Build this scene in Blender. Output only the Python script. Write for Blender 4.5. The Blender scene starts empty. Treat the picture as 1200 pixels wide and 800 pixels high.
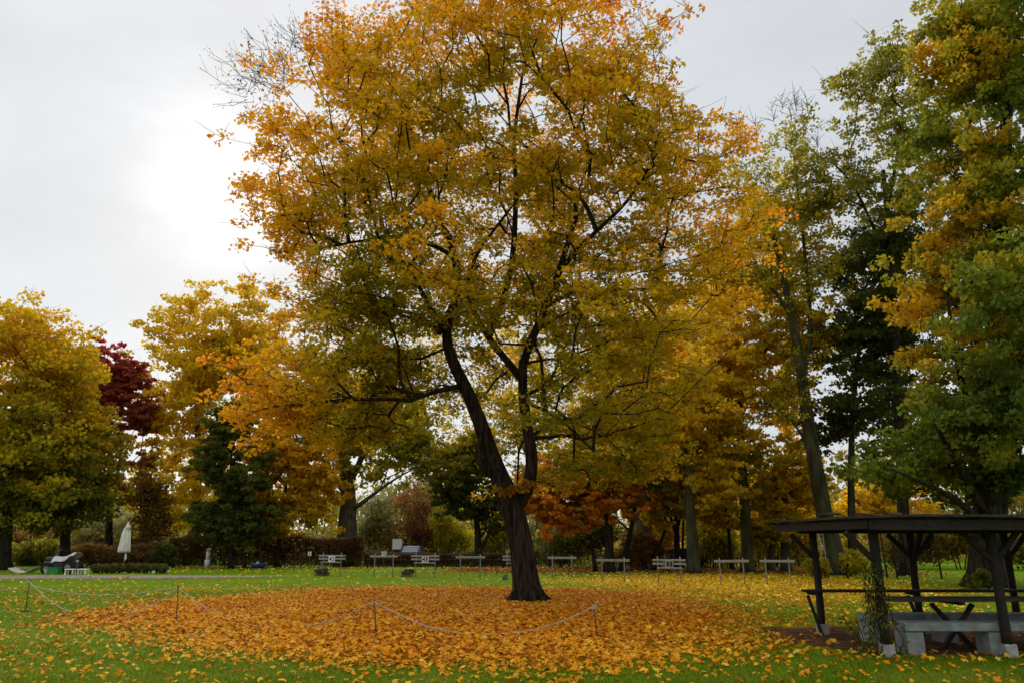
import bpy, math, random
import numpy as np
from mathutils import Vector

random.seed(7)
rng = np.random.default_rng(11)
R = math.radians
scn = bpy.context.scene
COL = scn.collection

# ------------------------------------------------------------------ camera
CAM_Z, PITCH, F = 1.6, R(15.3), 867.0          # eye height, upward tilt, focal length in pixels of a 1200 px wide frame
cam = bpy.data.cameras.new('camera')
cam.sensor_width = 36.0
cam.lens = F / 1200 * 36
cam.clip_start, cam.clip_end = 0.1, 2000
camo = bpy.data.objects.new('camera', cam)
camo.location = (0, 0, CAM_Z)
camo.rotation_euler = (R(90) + PITCH, 0, 0)
COL.objects.link(camo)
scn.camera = camo
scn.render.resolution_x, scn.render.resolution_y = 1024, 682

# ------------------------------------------------------------------ sky, sun, exposure
SUN_EL, SUN_AZ = R(27), R(-21)                  # veiled sun behind the big maple, a little to the left
sun_dir = Vector((math.sin(SUN_AZ) * math.cos(SUN_EL), math.cos(SUN_AZ) * math.cos(SUN_EL), math.sin(SUN_EL)))
world = bpy.data.worlds.new('World')
scn.world = world
world.use_nodes = True
nt = world.node_tree
nt.nodes.clear()
def N(t, **kw):
    n = nt.nodes.new(t)
    for k, v in kw.items():
        setattr(n, k, v)
    return n
out = N('ShaderNodeOutputWorld')
bg = N('ShaderNodeBackground')
bg.inputs['Strength'].default_value = 0.1
sky = N('ShaderNodeTexSky', sky_type='NISHITA', sun_disc=False, sun_elevation=SUN_EL, sun_rotation=SUN_AZ)
tc = N('ShaderNodeTexCoord')
nrm = N('ShaderNodeVectorMath', operation='NORMALIZE')
nt.links.new(tc.outputs['Generated'], nrm.inputs[0])
mp = N('ShaderNodeMapping')
mp.inputs['Scale'].default_value = (1.0, 1.0, 2.2)
mp.inputs['Location'].default_value = (3.7, 1.2, 0.4)
nt.links.new(nrm.outputs[0], mp.inputs[0])
no = N('ShaderNodeTexNoise')
no.inputs['Scale'].default_value = 2.1
no.inputs['Detail'].default_value = 5
no.inputs['Roughness'].default_value = 0.5
nt.links.new(mp.outputs[0], no.inputs['Vector'])
dt = N('ShaderNodeVectorMath', operation='DOT_PRODUCT')
dt.inputs[1].default_value = sun_dir
nt.links.new(nrm.outputs[0], dt.inputs[0])
mx = N('ShaderNodeMath', operation='MAXIMUM'); mx.inputs[1].default_value = 0
nt.links.new(dt.outputs['Value'], mx.inputs[0])
pw = N('ShaderNodeMath', operation='POWER'); pw.inputs[1].default_value = 170
nt.links.new(mx.outputs[0], pw.inputs[0])
# glow shows through the thinner parts of the cloud
gl = N('ShaderNodeMath', operation='MULTIPLY')
nr = N('ShaderNodeMapRange')
nr.inputs['From Min'].default_value = 0.40; nr.inputs['From Max'].default_value = 0.62
nr.inputs['To Min'].default_value = 0.6; nr.inputs['To Max'].default_value = 4.2
nt.links.new(no.outputs['Fac'], nr.inputs['Value'])
nt.links.new(pw.outputs[0], gl.inputs[0]); nt.links.new(nr.outputs[0], gl.inputs[1])
bs = N('ShaderNodeMapRange')
bs.inputs['From Min'].default_value = 0.3; bs.inputs['From Max'].default_value = 0.7
bs.inputs['To Min'].default_value = 2.95; bs.inputs['To Max'].default_value = 3.85
nt.links.new(no.outputs['Fac'], bs.inputs['Value'])
# an overcast sky brightens steadily towards the zenith
sx_ = N('ShaderNodeSeparateXYZ'); nt.links.new(nrm.outputs[0], sx_.inputs[0])
up0 = N('ShaderNodeMath', operation='MAXIMUM'); up0.inputs[1].default_value = 0; nt.links.new(sx_.outputs['Z'], up0.inputs[0])
up1 = N('ShaderNodeMath', operation='POWER'); up1.inputs[1].default_value = 6.0; nt.links.new(up0.outputs[0], up1.inputs[0])
up2 = N('ShaderNodeMath', operation='MULTIPLY_ADD'); up2.inputs[1].default_value = 2.0; up2.inputs[2].default_value = 1.0; nt.links.new(up1.outputs[0], up2.inputs[0])
ov = N('ShaderNodeMath', operation='MULTIPLY'); nt.links.new(bs.outputs[0], ov.inputs[0]); nt.links.new(up2.outputs[0], ov.inputs[1])
sm = N('ShaderNodeMath', operation='ADD')
nt.links.new(ov.outputs[0], sm.inputs[0]); nt.links.new(gl.outputs[0], sm.inputs[1])
tint = N('ShaderNodeVectorMath', operation='MULTIPLY')
tint.inputs[1].default_value = (0.965, 1.0, 1.035)
nt.links.new(sm.outputs[0], tint.inputs[0])
mixs = N('ShaderNodeMix', data_type='RGBA')
mixs.inputs['Factor'].default_value = 0.94      # nearly closed cloud cover over the clear sky
nt.links.new(sky.outputs[0], mixs.inputs['A']); nt.links.new(tint.outputs[0], mixs.inputs['B'])
nt.links.new(mixs.outputs['Result'], bg.inputs['Color'])
nt.links.new(bg.outputs[0], out.inputs['Surface'])

sl = bpy.data.lights.new('sun', 'SUN')
sl.energy, sl.angle, sl.color = 1.5, R(40), (1.0, 0.95, 0.87)
so = bpy.data.objects.new('sun', sl)
so.rotation_euler = (-sun_dir).to_track_quat('-Z', 'Y').to_euler()
COL.objects.link(so)

scn.view_settings.view_transform = 'Standard'
scn.view_settings.look = 'None'
scn.view_settings.exposure = 1.08
scn.view_settings.gamma = 1.0
scn.cycles.max_bounces = 12
scn.cycles.diffuse_bounces = 8
scn.cycles.transmission_bounces = 8

# ------------------------------------------------------------------ measuring from the photograph
cP, sP = math.cos(PITCH), math.sin(PITCH)
def P(px, py, Y):
    """World point at distance Y whose direction from the eye is that of pixel (px, py)."""
    u = 400 - py
    fw, up = F * cP - u * sP, F * sP + u * cP
    t = Y / fw
    return Vector(((px - 600) * t, Y, CAM_Z + up * t))
def G(px, py):
    """Point of the flat ground at pixel (px, py)."""
    u = 400 - py
    fw, up = F * cP - u * sP, F * sP + u * cP
    t = -CAM_Z / up
    return Vector(((px - 600) * t, fw * t, 0))
def MPP(py, Y):
    """Metres per pixel at height py and distance Y."""
    u = 400 - py
    return Y / (F * cP - u * sP)

# ------------------------------------------------------------------ materials
def mat(name, col, rough=0.8, noise=None, bump=0.0, bscale=40, col2=None, stretch=(1, 1, 1), spec=0.3, coord='Object', detail=6, contrast=(0.35, 0.65)):
    m = bpy.data.materials.new(name)
    m.use_nodes = True
    t = m.node_tree
    b = t.nodes['Principled BSDF']
    b.inputs['Base Color'].default_value = (*col, 1)
    b.inputs['Roughness'].default_value = rough
    b.inputs['Specular IOR Level'].default_value = spec
    if noise or bump:
        c = t.nodes.new('ShaderNodeTexCoord')
        mpn = t.nodes.new('ShaderNodeMapping'); mpn.inputs['Scale'].default_value = stretch
        t.links.new(c.outputs[coord], mpn.inputs[0])
    if noise:
        n = t.nodes.new('ShaderNodeTexNoise'); n.inputs['Scale'].default_value = noise; n.inputs['Detail'].default_value = detail
        t.links.new(mpn.outputs[0], n.inputs['Vector'])
        r = t.nodes.new('ShaderNodeValToRGB')
        r.color_ramp.elements[0].position, r.color_ramp.elements[1].position = contrast
        r.color_ramp.elements[0].color = (*col, 1)
        r.color_ramp.elements[1].color = (*(col2 or [x * 1.8 for x in col]), 1)
        t.links.new(n.outputs['Fac'], r.inputs['Fac'])
        t.links.new(r.outputs[0], b.inputs['Base Color'])
    if bump:
        n2 = t.nodes.new('ShaderNodeTexNoise'); n2.inputs['Scale'].default_value = bscale; n2.inputs['Detail'].default_value = 5
        t.links.new(mpn.outputs[0], n2.inputs['Vector'])
        bp = t.nodes.new('ShaderNodeBump'); bp.inputs['Strength'].default_value = bump; bp.inputs['Distance'].default_value = 0.05
        t.links.new(n2.outputs['Fac'], bp.inputs['Height'])
        t.links.new(bp.outputs[0], b.inputs['Normal'])
    return m

def leaf_material(name, trans=0.58, rough=0.6, spec=0.12):
    m = bpy.data.materials.new(name)
    m.use_nodes = True
    t = m.node_tree
    t.nodes.clear()
    o = t.nodes.new('ShaderNodeOutputMaterial')
    a = t.nodes.new('ShaderNodeAttribute'); a.attribute_name = 'leaf_color'
    d = t.nodes.new('ShaderNodeBsdfPrincipled'); d.inputs['Roughness'].default_value = rough; d.inputs['Specular IOR Level'].default_value = spec
    tr = t.nodes.new('ShaderNodeBsdfTranslucent')
    mixn = t.nodes.new('ShaderNodeMixShader'); mixn.inputs[0].default_value = trans
    t.links.new(a.outputs['Color'], d.inputs['Base Color']); t.links.new(a.outputs['Color'], tr.inputs['Color'])
    t.links.new(d.outputs[0], mixn.inputs[1]); t.links.new(tr.outputs[0], mixn.inputs[2])
    t.links.new(mixn.outputs[0], o.inputs['Surface'])
    return m

M = {}
M['leaf'] = leaf_material('leaf_blade')
M['ground_leaf'] = leaf_material('fallen_leaf_blade', 0.15, 0.7, 0.06)
M['grass'] = leaf_material('grass_blade', 0.35, 0.8, 0.03)
M['bark'] = mat('dark_bark', (0.009, 0.007, 0.005), 0.95, 11, 1.0, 16, (0.050, 0.040, 0.027), (1, 1, 0.14), spec=0.08)
M['bark_grey'] = mat('grey_bark', (0.040, 0.033, 0.026), 0.95, 10, 0.9, 18, (0.12, 0.10, 0.078), (1, 1, 0.2), spec=0.08)
M['bark_pale'] = mat('pale_bark', (0.15, 0.125, 0.09), 0.95, 6, 0.8, 14, (0.34, 0.29, 0.22), (1, 1, 0.25), spec=0.08)
M['bark_moss'] = mat('mossy_bark', (0.030, 0.028, 0.017), 0.95, 3, 0.9, 20, (0.085, 0.083, 0.036), (1, 1, 0.3), spec=0.08)
M['twig'] = mat('twig_bark', (0.020, 0.015, 0.011), 0.95, spec=0.05)
M['wood_dark'] = mat('dark_stained_timber', (0.012, 0.009, 0.007), 0.75, 9, 0.4, 30, (0.035, 0.026, 0.018), (1, 6, 6))
M['wood_table'] = mat('weathered_table_board', (0.035, 0.027, 0.02), 0.8, 9, 0.4, 30, (0.10, 0.08, 0.06), (0.6, 8, 8))
M['wood_grey'] = mat('weathered_grey_board', (0.22, 0.20, 0.17), 0.85, 7, 0.4, 30, (0.42, 0.39, 0.34), (0.6, 6, 6))
M['steel'] = mat('dull_galvanised_pipe', (0.14, 0.125, 0.10), 0.6, 9, 0, 1, (0.26, 0.24, 0.2), (1, 1, 1), 0.5)
M['rust'] = mat('rusty_iron', (0.05, 0.035, 0.025), 0.8, 12, 0, 1, (0.12, 0.07, 0.04))
M['concrete'] = mat('bench_concrete', (0.17, 0.185, 0.18), 0.9, 6, 0.25, 60, (0.29, 0.31, 0.30))
M['footing'] = mat('footing_concrete', (0.28, 0.27, 0.25), 0.9, 9, 0.25, 60, (0.42, 0.41, 0.38))
M['white'] = mat('white_paint', (0.72, 0.72, 0.70), 0.5, 8, 0, 1, (0.82, 0.82, 0.8))
M['black'] = mat('black_print', (0.015, 0.015, 0.015), 0.6)
M['fabric'] = mat('cream_canvas', (0.60, 0.58, 0.52), 0.9, 5, 0.2, 60, (0.78, 0.76, 0.70), (2, 2, 0.5))
M['rope'] = mat('pale_rope', (0.34, 0.29, 0.21), 0.9, 60, 0, 1, (0.52, 0.46, 0.35))
M['felt'] = mat('roofing_felt', (0.02, 0.019, 0.017), 0.9, 5, 0.4, 50, (0.05, 0.05, 0.038))
M['brick'] = mat('fired_brick', (0.06, 0.03, 0.02), 0.9, 12, 0.3, 60, (0.12, 0.06, 0.04))
M['blue'] = mat('blue_plastic', (0.012, 0.015, 0.16), 0.4, 5, 0, 1, (0.02, 0.025, 0.24), spec=0.5)
M['green_plastic'] = mat('green_plastic', (0.01, 0.16, 0.025), 0.45, 6, 0, 1, (0.015, 0.24, 0.04), spec=0.5)
M['tarp'] = mat('grey_tarpaulin', (0.36, 0.36, 0.35), 0.6, 5, 0.4, 12, (0.55, 0.55, 0.53))
M['dark_metal'] = mat('dark_machine_metal', (0.015, 0.017, 0.016), 0.5, 8, 0, 1, (0.04, 0.043, 0.04), spec=0.5)
M['rubber'] = mat('tyre_rubber', (0.012, 0.012, 0.012), 0.85)
M['black_tarp'] = mat('black_tarpaulin', (0.006, 0.009, 0.008), 0.45, 6, 0.5, 10, (0.016, 0.022, 0.018), spec=0.4)
M['stone'] = mat('field_stone', (0.10, 0.09, 0.075), 0.9, 6, 0.5, 20, (0.20, 0.185, 0.16))
M['pale_stone'] = mat('pale_stone', (0.45, 0.43, 0.39), 0.9, 6, 0.5, 20, (0.62, 0.6, 0.55))
M['soil'] = mat('bare_soil', (0.065, 0.032, 0.016), 0.95, 3, 0.6, 30, (0.15, 0.075, 0.036), spec=0.03)
M['gravel'] = mat('pale_path_gravel', (0.20, 0.165, 0.09), 0.95, 5, 0.5, 90, (0.36, 0.31, 0.19))
M['car_paint'] = mat('blue_car_paint', (0.05, 0.10, 0.36), 0.3, spec=0.6)
M['glass'] = mat('dark_window_glass', (0.05, 0.06, 0.07), 0.1, spec=0.8)
M['wire'] = mat('fence_wire', (0.10, 0.09, 0.075), 0.6)

# ------------------------------------------------------------------ helpers
def empty(name, loc, label=None, cat=None, group=None):
    o = bpy.data.objects.new(name, None)
    o.empty_display_size = 0.2
    o.location = loc
    COL.objects.link(o)
    tag(o, label, cat, group)
    return o
def tag(o, label=None, cat=None, group=None, kind=None):
    if label: o['label'] = label
    if cat: o['category'] = cat
    if group: o['group'] = group
    if kind: o['kind'] = kind
    return o
def origin_of(o):
    v = Vector((0, 0, 0))
    while o:
        v += Vector(o.location)
        o = o.parent
    return v
def link(name, me, m, parent=None):
    o = bpy.data.objects.new(name, me)
    if m: me.materials.append(m)
    COL.objects.link(o)
    if parent: o.parent = parent
    return o
def copy_tree(o, parent=None):
    c = o.copy()
    COL.objects.link(c)
    if parent: c.parent = parent
    for ch in list(o.children):
        copy_tree(ch, c)
    return c

class MB:
    """Collects boxes, beams, tubes and lathes in world space, then links them as one mesh object."""
    def __init__(self): self.v, self.f, self.smooth = [], [], []
    def add(self, vs, fs, smooth=False):
        n = len(self.v)
        self.v += [tuple(x) for x in vs]
        self.f += [tuple(i + n for i in f) for f in fs]
        self.smooth += [smooth] * len(fs)
        return self
    def beam(self, a, b, w, h, up=(0, 0, 1), bev=0.0):
        """A bar from a to b, w wide and h high, with chamfered long edges when bev > 0."""
        a, b = Vector(a), Vector(b)
        d = (b - a).normalized()
        s = d.cross(Vector(up))
        if s.length < 1e-4: s = d.cross(Vector((0, 1, 0)))
        s.normalize(); u = s.cross(d).normalized()
        w2, h2 = w / 2, h / 2
        if bev:
            prof = [(-w2 + bev, -h2), (w2 - bev, -h2), (w2, -h2 + bev), (w2, h2 - bev), (w2 - bev, h2), (-w2 + bev, h2), (-w2, h2 - bev), (-w2, -h2 + bev)]
        else:
            prof = [(-w2, -h2), (w2, -h2), (w2, h2), (-w2, h2)]
        k = len(prof)
        vs = [a + s * x + u * y for x, y in prof] + [b + s * x + u * y for x, y in prof]
        fs = [(i, (i + 1) % k, k + (i + 1) % k, k + i) for i in range(k)] + [tuple(range(k - 1, -1, -1)), tuple(range(k, 2 * k))]
        return self.add(vs, fs)
    def box(self, c, sx, sy, sz, rz=0, bev=0.0):
        c = Vector(c)
        d = Vector((math.cos(rz), math.sin(rz), 0)) * (sx / 2)
        return self.beam(c - d, c + d, sy, sz, bev=bev)
    def tube(self, pts, rad, sides=8, cap=True, jitter=0.0, flare=None):
        pts = [Vector(p) for p in pts]
        if not hasattr(rad, '__len__'): rad = [rad] * len(pts)
        ref = None; vs = []
        for i, p in enumerate(pts):
            d = (pts[min(i + 1, len(pts) - 1)] - pts[max(i - 1, 0)]).normalized()
            if ref is None:
                ref = Vector((1, 0, 0)) if abs(d.x) < 0.8 else Vector((0, 1, 0))
            s = (ref - d * ref.dot(d)).normalized(); ref = s
            u = d.cross(s)
            for k in range(sides):
                a = 2 * math.pi * k / sides
                rr = rad[i] * (1 + jitter * (math.sin(3 * a + i * 0.4) * 0.5 + random.uniform(-.5, .5)))
                vs.append(p + (s * math.cos(a) + u * math.sin(a)) * rr)
        fs = []
        for i in range(len(pts) - 1):
            for k in range(sides):
                fs.append((i * sides + k, i * sides + (k + 1) % sides, (i + 1) * sides + (k + 1) % sides, (i + 1) * sides + k))
        self.add(vs, fs, True)
        if cap:
            n0 = len(self.v) - len(vs)
            self.f.append(tuple(n0 + k for k in range(sides - 1, -1, -1)))
            self.f.append(tuple(n0 + (len(pts) - 1) * sides + k for k in range(sides)))
            self.smooth += [False, False]
        return self
    def lathe(self, c, prof, sides=12, wob=None):
        c = Vector(c); vs = []
        for r, z in prof:
            for k in range(sides):
                a = 2 * math.pi * k / sides
                rr = r * (wob(a, z) if wob else 1)
                vs.append(c + Vector((rr * math.cos(a), rr * math.sin(a), z)))
        fs = []
        n = len(prof)
        for i in range(n - 1):
            for k in range(sides):
                fs.append((i * sides + k, i * sides + (k + 1) % sides, (i + 1) * sides + (k + 1) % sides, (i + 1) * sides + k))
        fs.append(tuple(range(sides - 1, -1, -1))); fs.append(tuple((n - 1) * sides + k for k in range(sides)))
        return self.add(vs, fs, True)
    def build(self, name, m, parent=None, loc=None):
        o0 = origin_of(parent) if parent else (Vector(loc) if loc is not None else Vector((0, 0, 0)))
        me = bpy.data.meshes.new(name)
        me.from_pydata([(x - o0.x, y - o0.y, z - o0.z) for x, y, z in self.v], [], self.f)
        me.polygons.foreach_set('use_smooth', self.smooth)
        me.update()
        o = link(name, me, m, parent)
        if not parent and loc is not None: o.location = loc
        return o

# ------------------------------------------------------------------ leaf clouds
MAPLE = np.array([(0, 0, 0), (.40, .06, -.10), (.56, .56, -.16), (.2, .5, .03), (0, 1, -.14), (-.2, .5, .03), (-.56, .56, -.12), (-.40, .06, -.10)]) - (0, .42, 0)
LOBED = np.array([(0, 0, 0), (.5, .3, -.1), (.22, .55, .02), (0, 1, -.12), (-.22, .55, .02), (-.5, .3, -.1)]) - (0, .42, 0)
OVAL = np.array([(0, 0, 0), (.40, .45, -.08), (0, 1, -.05), (-.40, .45, -.08)]) - (0, .5, 0)
BLADE = np.array([(-.07, 0, 0), (.07, 0, 0), (.02, 1, .25)])

def cards(name, m, pos, nor, ang, size, col, shape, parent=None):
    """One mesh of many small leaves: position, normal, spin, size and own colour each."""
    n, k = len(pos), len(shape)
    nor = nor / np.linalg.norm(nor, axis=1, keepdims=True)
    ref = np.where(np.abs(nor[:, 2:3]) < 0.9, np.array([[0, 0, 1.]]), np.array([[1., 0, 0]]))
    t = np.cross(ref, nor); t /= np.linalg.norm(t, axis=1, keepdims=True)
    b = np.cross(nor, t)
    c, s = np.cos(ang)[:, None], np.sin(ang)[:, None]
    t, b = t * c + b * s, b * c - t * s
    o0 = np.array(origin_of(parent)) if parent else np.zeros(3)
    v = (pos - o0)[:, None, :] + size[:, None, None] * (shape[None, :, 0:1] * t[:, None] + shape[None, :, 1:2] * b[:, None] + shape[None, :, 2:3] * nor[:, None])
    me = bpy.data.meshes.new(name)
    me.vertices.add(n * k); me.vertices.foreach_set('co', v.astype(np.float32).ravel())
    me.loops.add(n * k); me.loops.foreach_set('vertex_index', np.arange(n * k, dtype=np.int32))
    me.polygons.add(n)
    me.polygons.foreach_set('loop_start', np.arange(0, n * k, k, dtype=np.int32))
    me.polygons.foreach_set('loop_total', np.full(n, k, dtype=np.int32))
    me.update(calc_edges=True)
    at = me.attributes.new('leaf_color', 'FLOAT_COLOR', 'FACE')
    at.data.foreach_set('color', np.concatenate([col, np.ones((n, 1))], 1).astype(np.float32).ravel())
    return link(name, me, m, parent)

_nd = rng.normal(size=(10, 3)); _nd /= np.linalg.norm(_nd, axis=1, keepdims=True); _np = rng.uniform(0, 6.28, 10)
def wob(p, scale, seed=0):
    """Smooth pseudo-noise about -1..1."""
    p = np.asarray(p) / scale
    q = p + 0.9 * np.sin(p[..., [1, 2, 0]] * 0.9 + seed)
    r = np.zeros(q.shape[:-1])
    for i in range(10):
        r += np.sin(q @ _nd[i] * (1.6 + 0.55 * i) + _np[i] + seed * 1.7) / (1 + 0.28 * i)
    return r / 2.6

def ramp(t, cols):
    cols = np.array(cols); k = len(cols) - 1
    t = np.clip(t, 0, 0.9999) * k
    i = t.astype(int); f = (t - i)[:, None]
    return cols[i] * (1 - f) + cols[i + 1] * f

def dendrite(nodes, parents, plen, pts, bf=0.35, step=0.6, bend=0.1):
    """Joins every point to the branch system: nearest node, counting part of the way back to the root."""
    pts = np.array(pts)
    d0 = np.min(np.linalg.norm(pts[:, None] - np.array(nodes)[None], axis=2), axis=1)
    cap = len(nodes) + int(len(pts) * 14)
    A = np.zeros((cap, 3)); A[:len(nodes)] = nodes
    L = np.zeros(cap); L[:len(nodes)] = plen
    par = list(parents); n = len(nodes); tips = []
    for q in np.argsort(d0):
        p = pts[q]
        dv = p - A[:n]
        dd = np.sqrt((dv * dv).sum(1))
        cost = dd + bf * L[:n] + 0.6 * np.maximum(0, -dv[:, 2])      # branches rather rise than drop
        j = int(cost.argmin())
        m_ = max(1, min(10, int(dd[j] / step)))
        a = A[j].copy(); last = j
        if n + m_ >= cap: break
        side = rng.normal(size=3) * bend * dd[j]
        side[2] += 0.10 * dd[j]
        for s in range(1, m_ + 1):
            f = s / m_
            c = a + (p - a) * f + side * (f * (1 - f) * 1.6) + (rng.normal(size=3) * 0.05 * step if s < m_ else 0)
            A[n] = c; L[n] = L[last] + np.linalg.norm(c - A[last]); par.append(last); last = n; n += 1
        tips.append(last)
    return A[:n], par, tips

def branch_mesh(A, par, n_fixed, r_tip, expo, mb, r_max=9):
    """Tubes along the branch system by the pipe rule; the first n_fixed nodes are trunk and limbs built elsewhere."""
    n = len(A)
    acc = np.zeros(n); kids = [[] for _ in range(n)]
    for i in range(n_fixed, n): kids[par[i]].append(i)
    for i in range(n - 1, n_fixed - 1, -1):
        if acc[i] == 0: acc[i] = r_tip ** expo
        acc[par[i]] += acc[i]
    rad = np.minimum(acc ** (1 / expo), r_max)
    for i in range(n_fixed, n):
        p = par[i]
        main = p >= n_fixed and max(kids[p], key=lambda k: acc[k]) == i
        if main: continue
        ch = [p, i]
        while kids[ch[-1]]: ch.append(max(kids[ch[-1]], key=lambda k: acc[k]))
        rr = [min(rad[ch[1]] * 1.25, r_max)] + [rad[k] for k in ch[1:]]
        rr[-1] *= 0.4
        mb.tube([A[k] for k in ch], rr, 6 if rr[0] > 0.05 else (4 if rr[0] > 0.02 else 3), cap=False)
    return rad

def resample(pts, step):
    out = [Vector(pts[0])]
    for a, b in zip(pts[:-1], pts[1:]):
        a, b = Vector(a), Vector(b); k = max(1, int((b - a).length / step))
        for i in range(1, k + 1): out.append(a + (b - a) * (i / k))
    return out
def smooth_path(pts, step=0.4, it=2):
    p = resample(pts, step)
    for _ in range(it):
        p = [p[0]] + [(p[i - 1] + p[i] * 2 + p[i + 1]) / 4 for i in range(1, len(p) - 1)] + [p[-1]]
    return p

def in_blobs(blobs, n, shell=0.30, rough=0.22, seed=0):
    """Random points in a union of ellipsoids, denser towards their skins, with an uneven outline and open pockets."""
    c = np.array([b[0] for b in blobs], float); r = np.array([b[1] for b in blobs], float)
    w = r.prod(1) ** 0.64; w /= w.sum()
    got = []
    tot = 0
    while tot < n:
        k = rng.choice(len(c), size=n, p=w)
        d = rng.normal(size=(n, 3)); d /= np.linalg.norm(d, axis=1, keepdims=True)
        u = rng.random(n) ** shell
        ed = 1 + rough * wob(d * r[k] + c[k], np.mean(r) * 0.45, seed)
        p = c[k] + d * r[k] * (u * ed)[:, None]
        keep = wob(p, np.mean(r) * 0.35, seed + 3) > rng.normal(-0.42, 0.3, n)
        p = p[keep]
        got.append(p); tot += len(p)
    return np.concatenate(got)[:n]

def sprays(c, sub, spread, flat=0.25):
    """Each spray of a crown: a few twig ends lying in a shallow tilted layer round its centre."""
    n = len(c); out_ = []
    tilt = rng.normal(size=(n, 2)) * 0.25
    for _ in range(sub):
        d = rng.normal(size=(n, 2)) * spread
        z = (d * tilt).sum(1) + rng.normal(size=n) * spread * flat
        out_.append(c + np.c_[d, z])
    return np.concatenate(out_)

def crown_of(parent, tips, n, spread, flat, size, cols, tfun, shape, upness=0.7, mname='leaf', name='crown', center=None, weights=None):
    k = rng.choice(len(tips), size=n, p=weights)
    off = rng.normal(size=(n, 3)); off *= np.minimum(1, 1.7 / (np.linalg.norm(off, axis=1, keepdims=True) + 1e-6)); off = off * np.array([spread, spread, spread * flat])
    if center is not None:                                    # sprays sag outwards
        rad = tips[k][:, :2] - center
        rl = np.linalg.norm(rad, axis=1, keepdims=True) + 1e-6
        off[:, 2] -= 0.30 * ((off[:, :2] * (rad / rl)).sum(1))
    p = tips[k] + off
    nor = rng.normal(size=(n, 3)); nor[:, 2] = np.abs(nor[:, 2]) * 0.6 + upness
    sz = size * rng.uniform(0.65, 1.25, n)
    col = ramp(tfun(p), cols) * rng.uniform(0.75, 1.2, (n, 1))
    return cards(name, M[mname], p, nor, rng.uniform(0, 6.28, n), sz, col, shape, parent)

# ------------------------------------------------------------------ ground
# The lawn: one sheet out to the horizon, finer where one sees it closely.
def lawn_coords():
    xs = np.unique(np.concatenate([np.linspace(-600, -60, 10), np.linspace(-60, 60, 121), np.linspace(60, 600, 10)]))
    ys = np.unique(np.concatenate([np.linspace(-600, -5, 8), np.linspace(-5, 70, 76), np.linspace(70, 900, 12)]))
    return xs, ys
xs, ys = lawn_coords()
X, Yg = np.meshgrid(xs, ys)
Z = np.zeros_like(X)
verts = np.stack([X.ravel(), Yg.ravel(), Z.ravel()], 1)
nx, ny = len(xs), len(ys)
faces = [(j * nx + i, j * nx + i + 1, (j + 1) * nx + i + 1, (j + 1) * nx + i) for j in range(ny - 1) for i in range(nx - 1)]
me = bpy.data.meshes.new('lawn'); me.from_pydata(verts.tolist(), [], faces); me.update()

TREE = G(618, 704)
def litter(x, y):
    """How thickly fallen leaves lie: 0 none, 1 closed carpet (orange), and the other two litters."""
    p = np.stack([x, y, np.zeros_like(x)], -1)
    dx_, dy_ = (x + 1.9) / np.where(x < -1.9, 9.5, 7.6), (y - 20.3) / np.where(y < 20.3, 10.3, 9.6)
    e = np.sqrt(dx_ ** 2 + dy_ ** 2 + 1.3 * np.clip(-dx_, 0, 1) * np.clip(-dy_, 0, 1)) + 0.10 * wob(p, 3.0, 1) + 0.05 * wob(p, 1.0, 4)
    orange = np.clip((1.10 - e) / 0.42, 0, 1) ** 1.3
    yel = np.exp(-((x - 9.5) / 6.5) ** 2 - ((y - 33) / 10.5) ** 2) * 1.15 + 0.30 * np.exp(-((x - 6.5) / 4.5) ** 2 - ((y - 16) / 7) ** 2)
    yel = np.clip(yel * (1 + 0.5 * wob(p, 2.2, 6)), 0, 1)
    fence = np.exp(-((y - 51 + 0.14 * np.abs(x - 2)) / 5.0) ** 2) * np.clip((x + 6) / 5, 0, 1) * np.clip((26 - x) / 8, 0, 1)
    return orange, yel, np.clip(fence, 0, 1)

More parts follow.
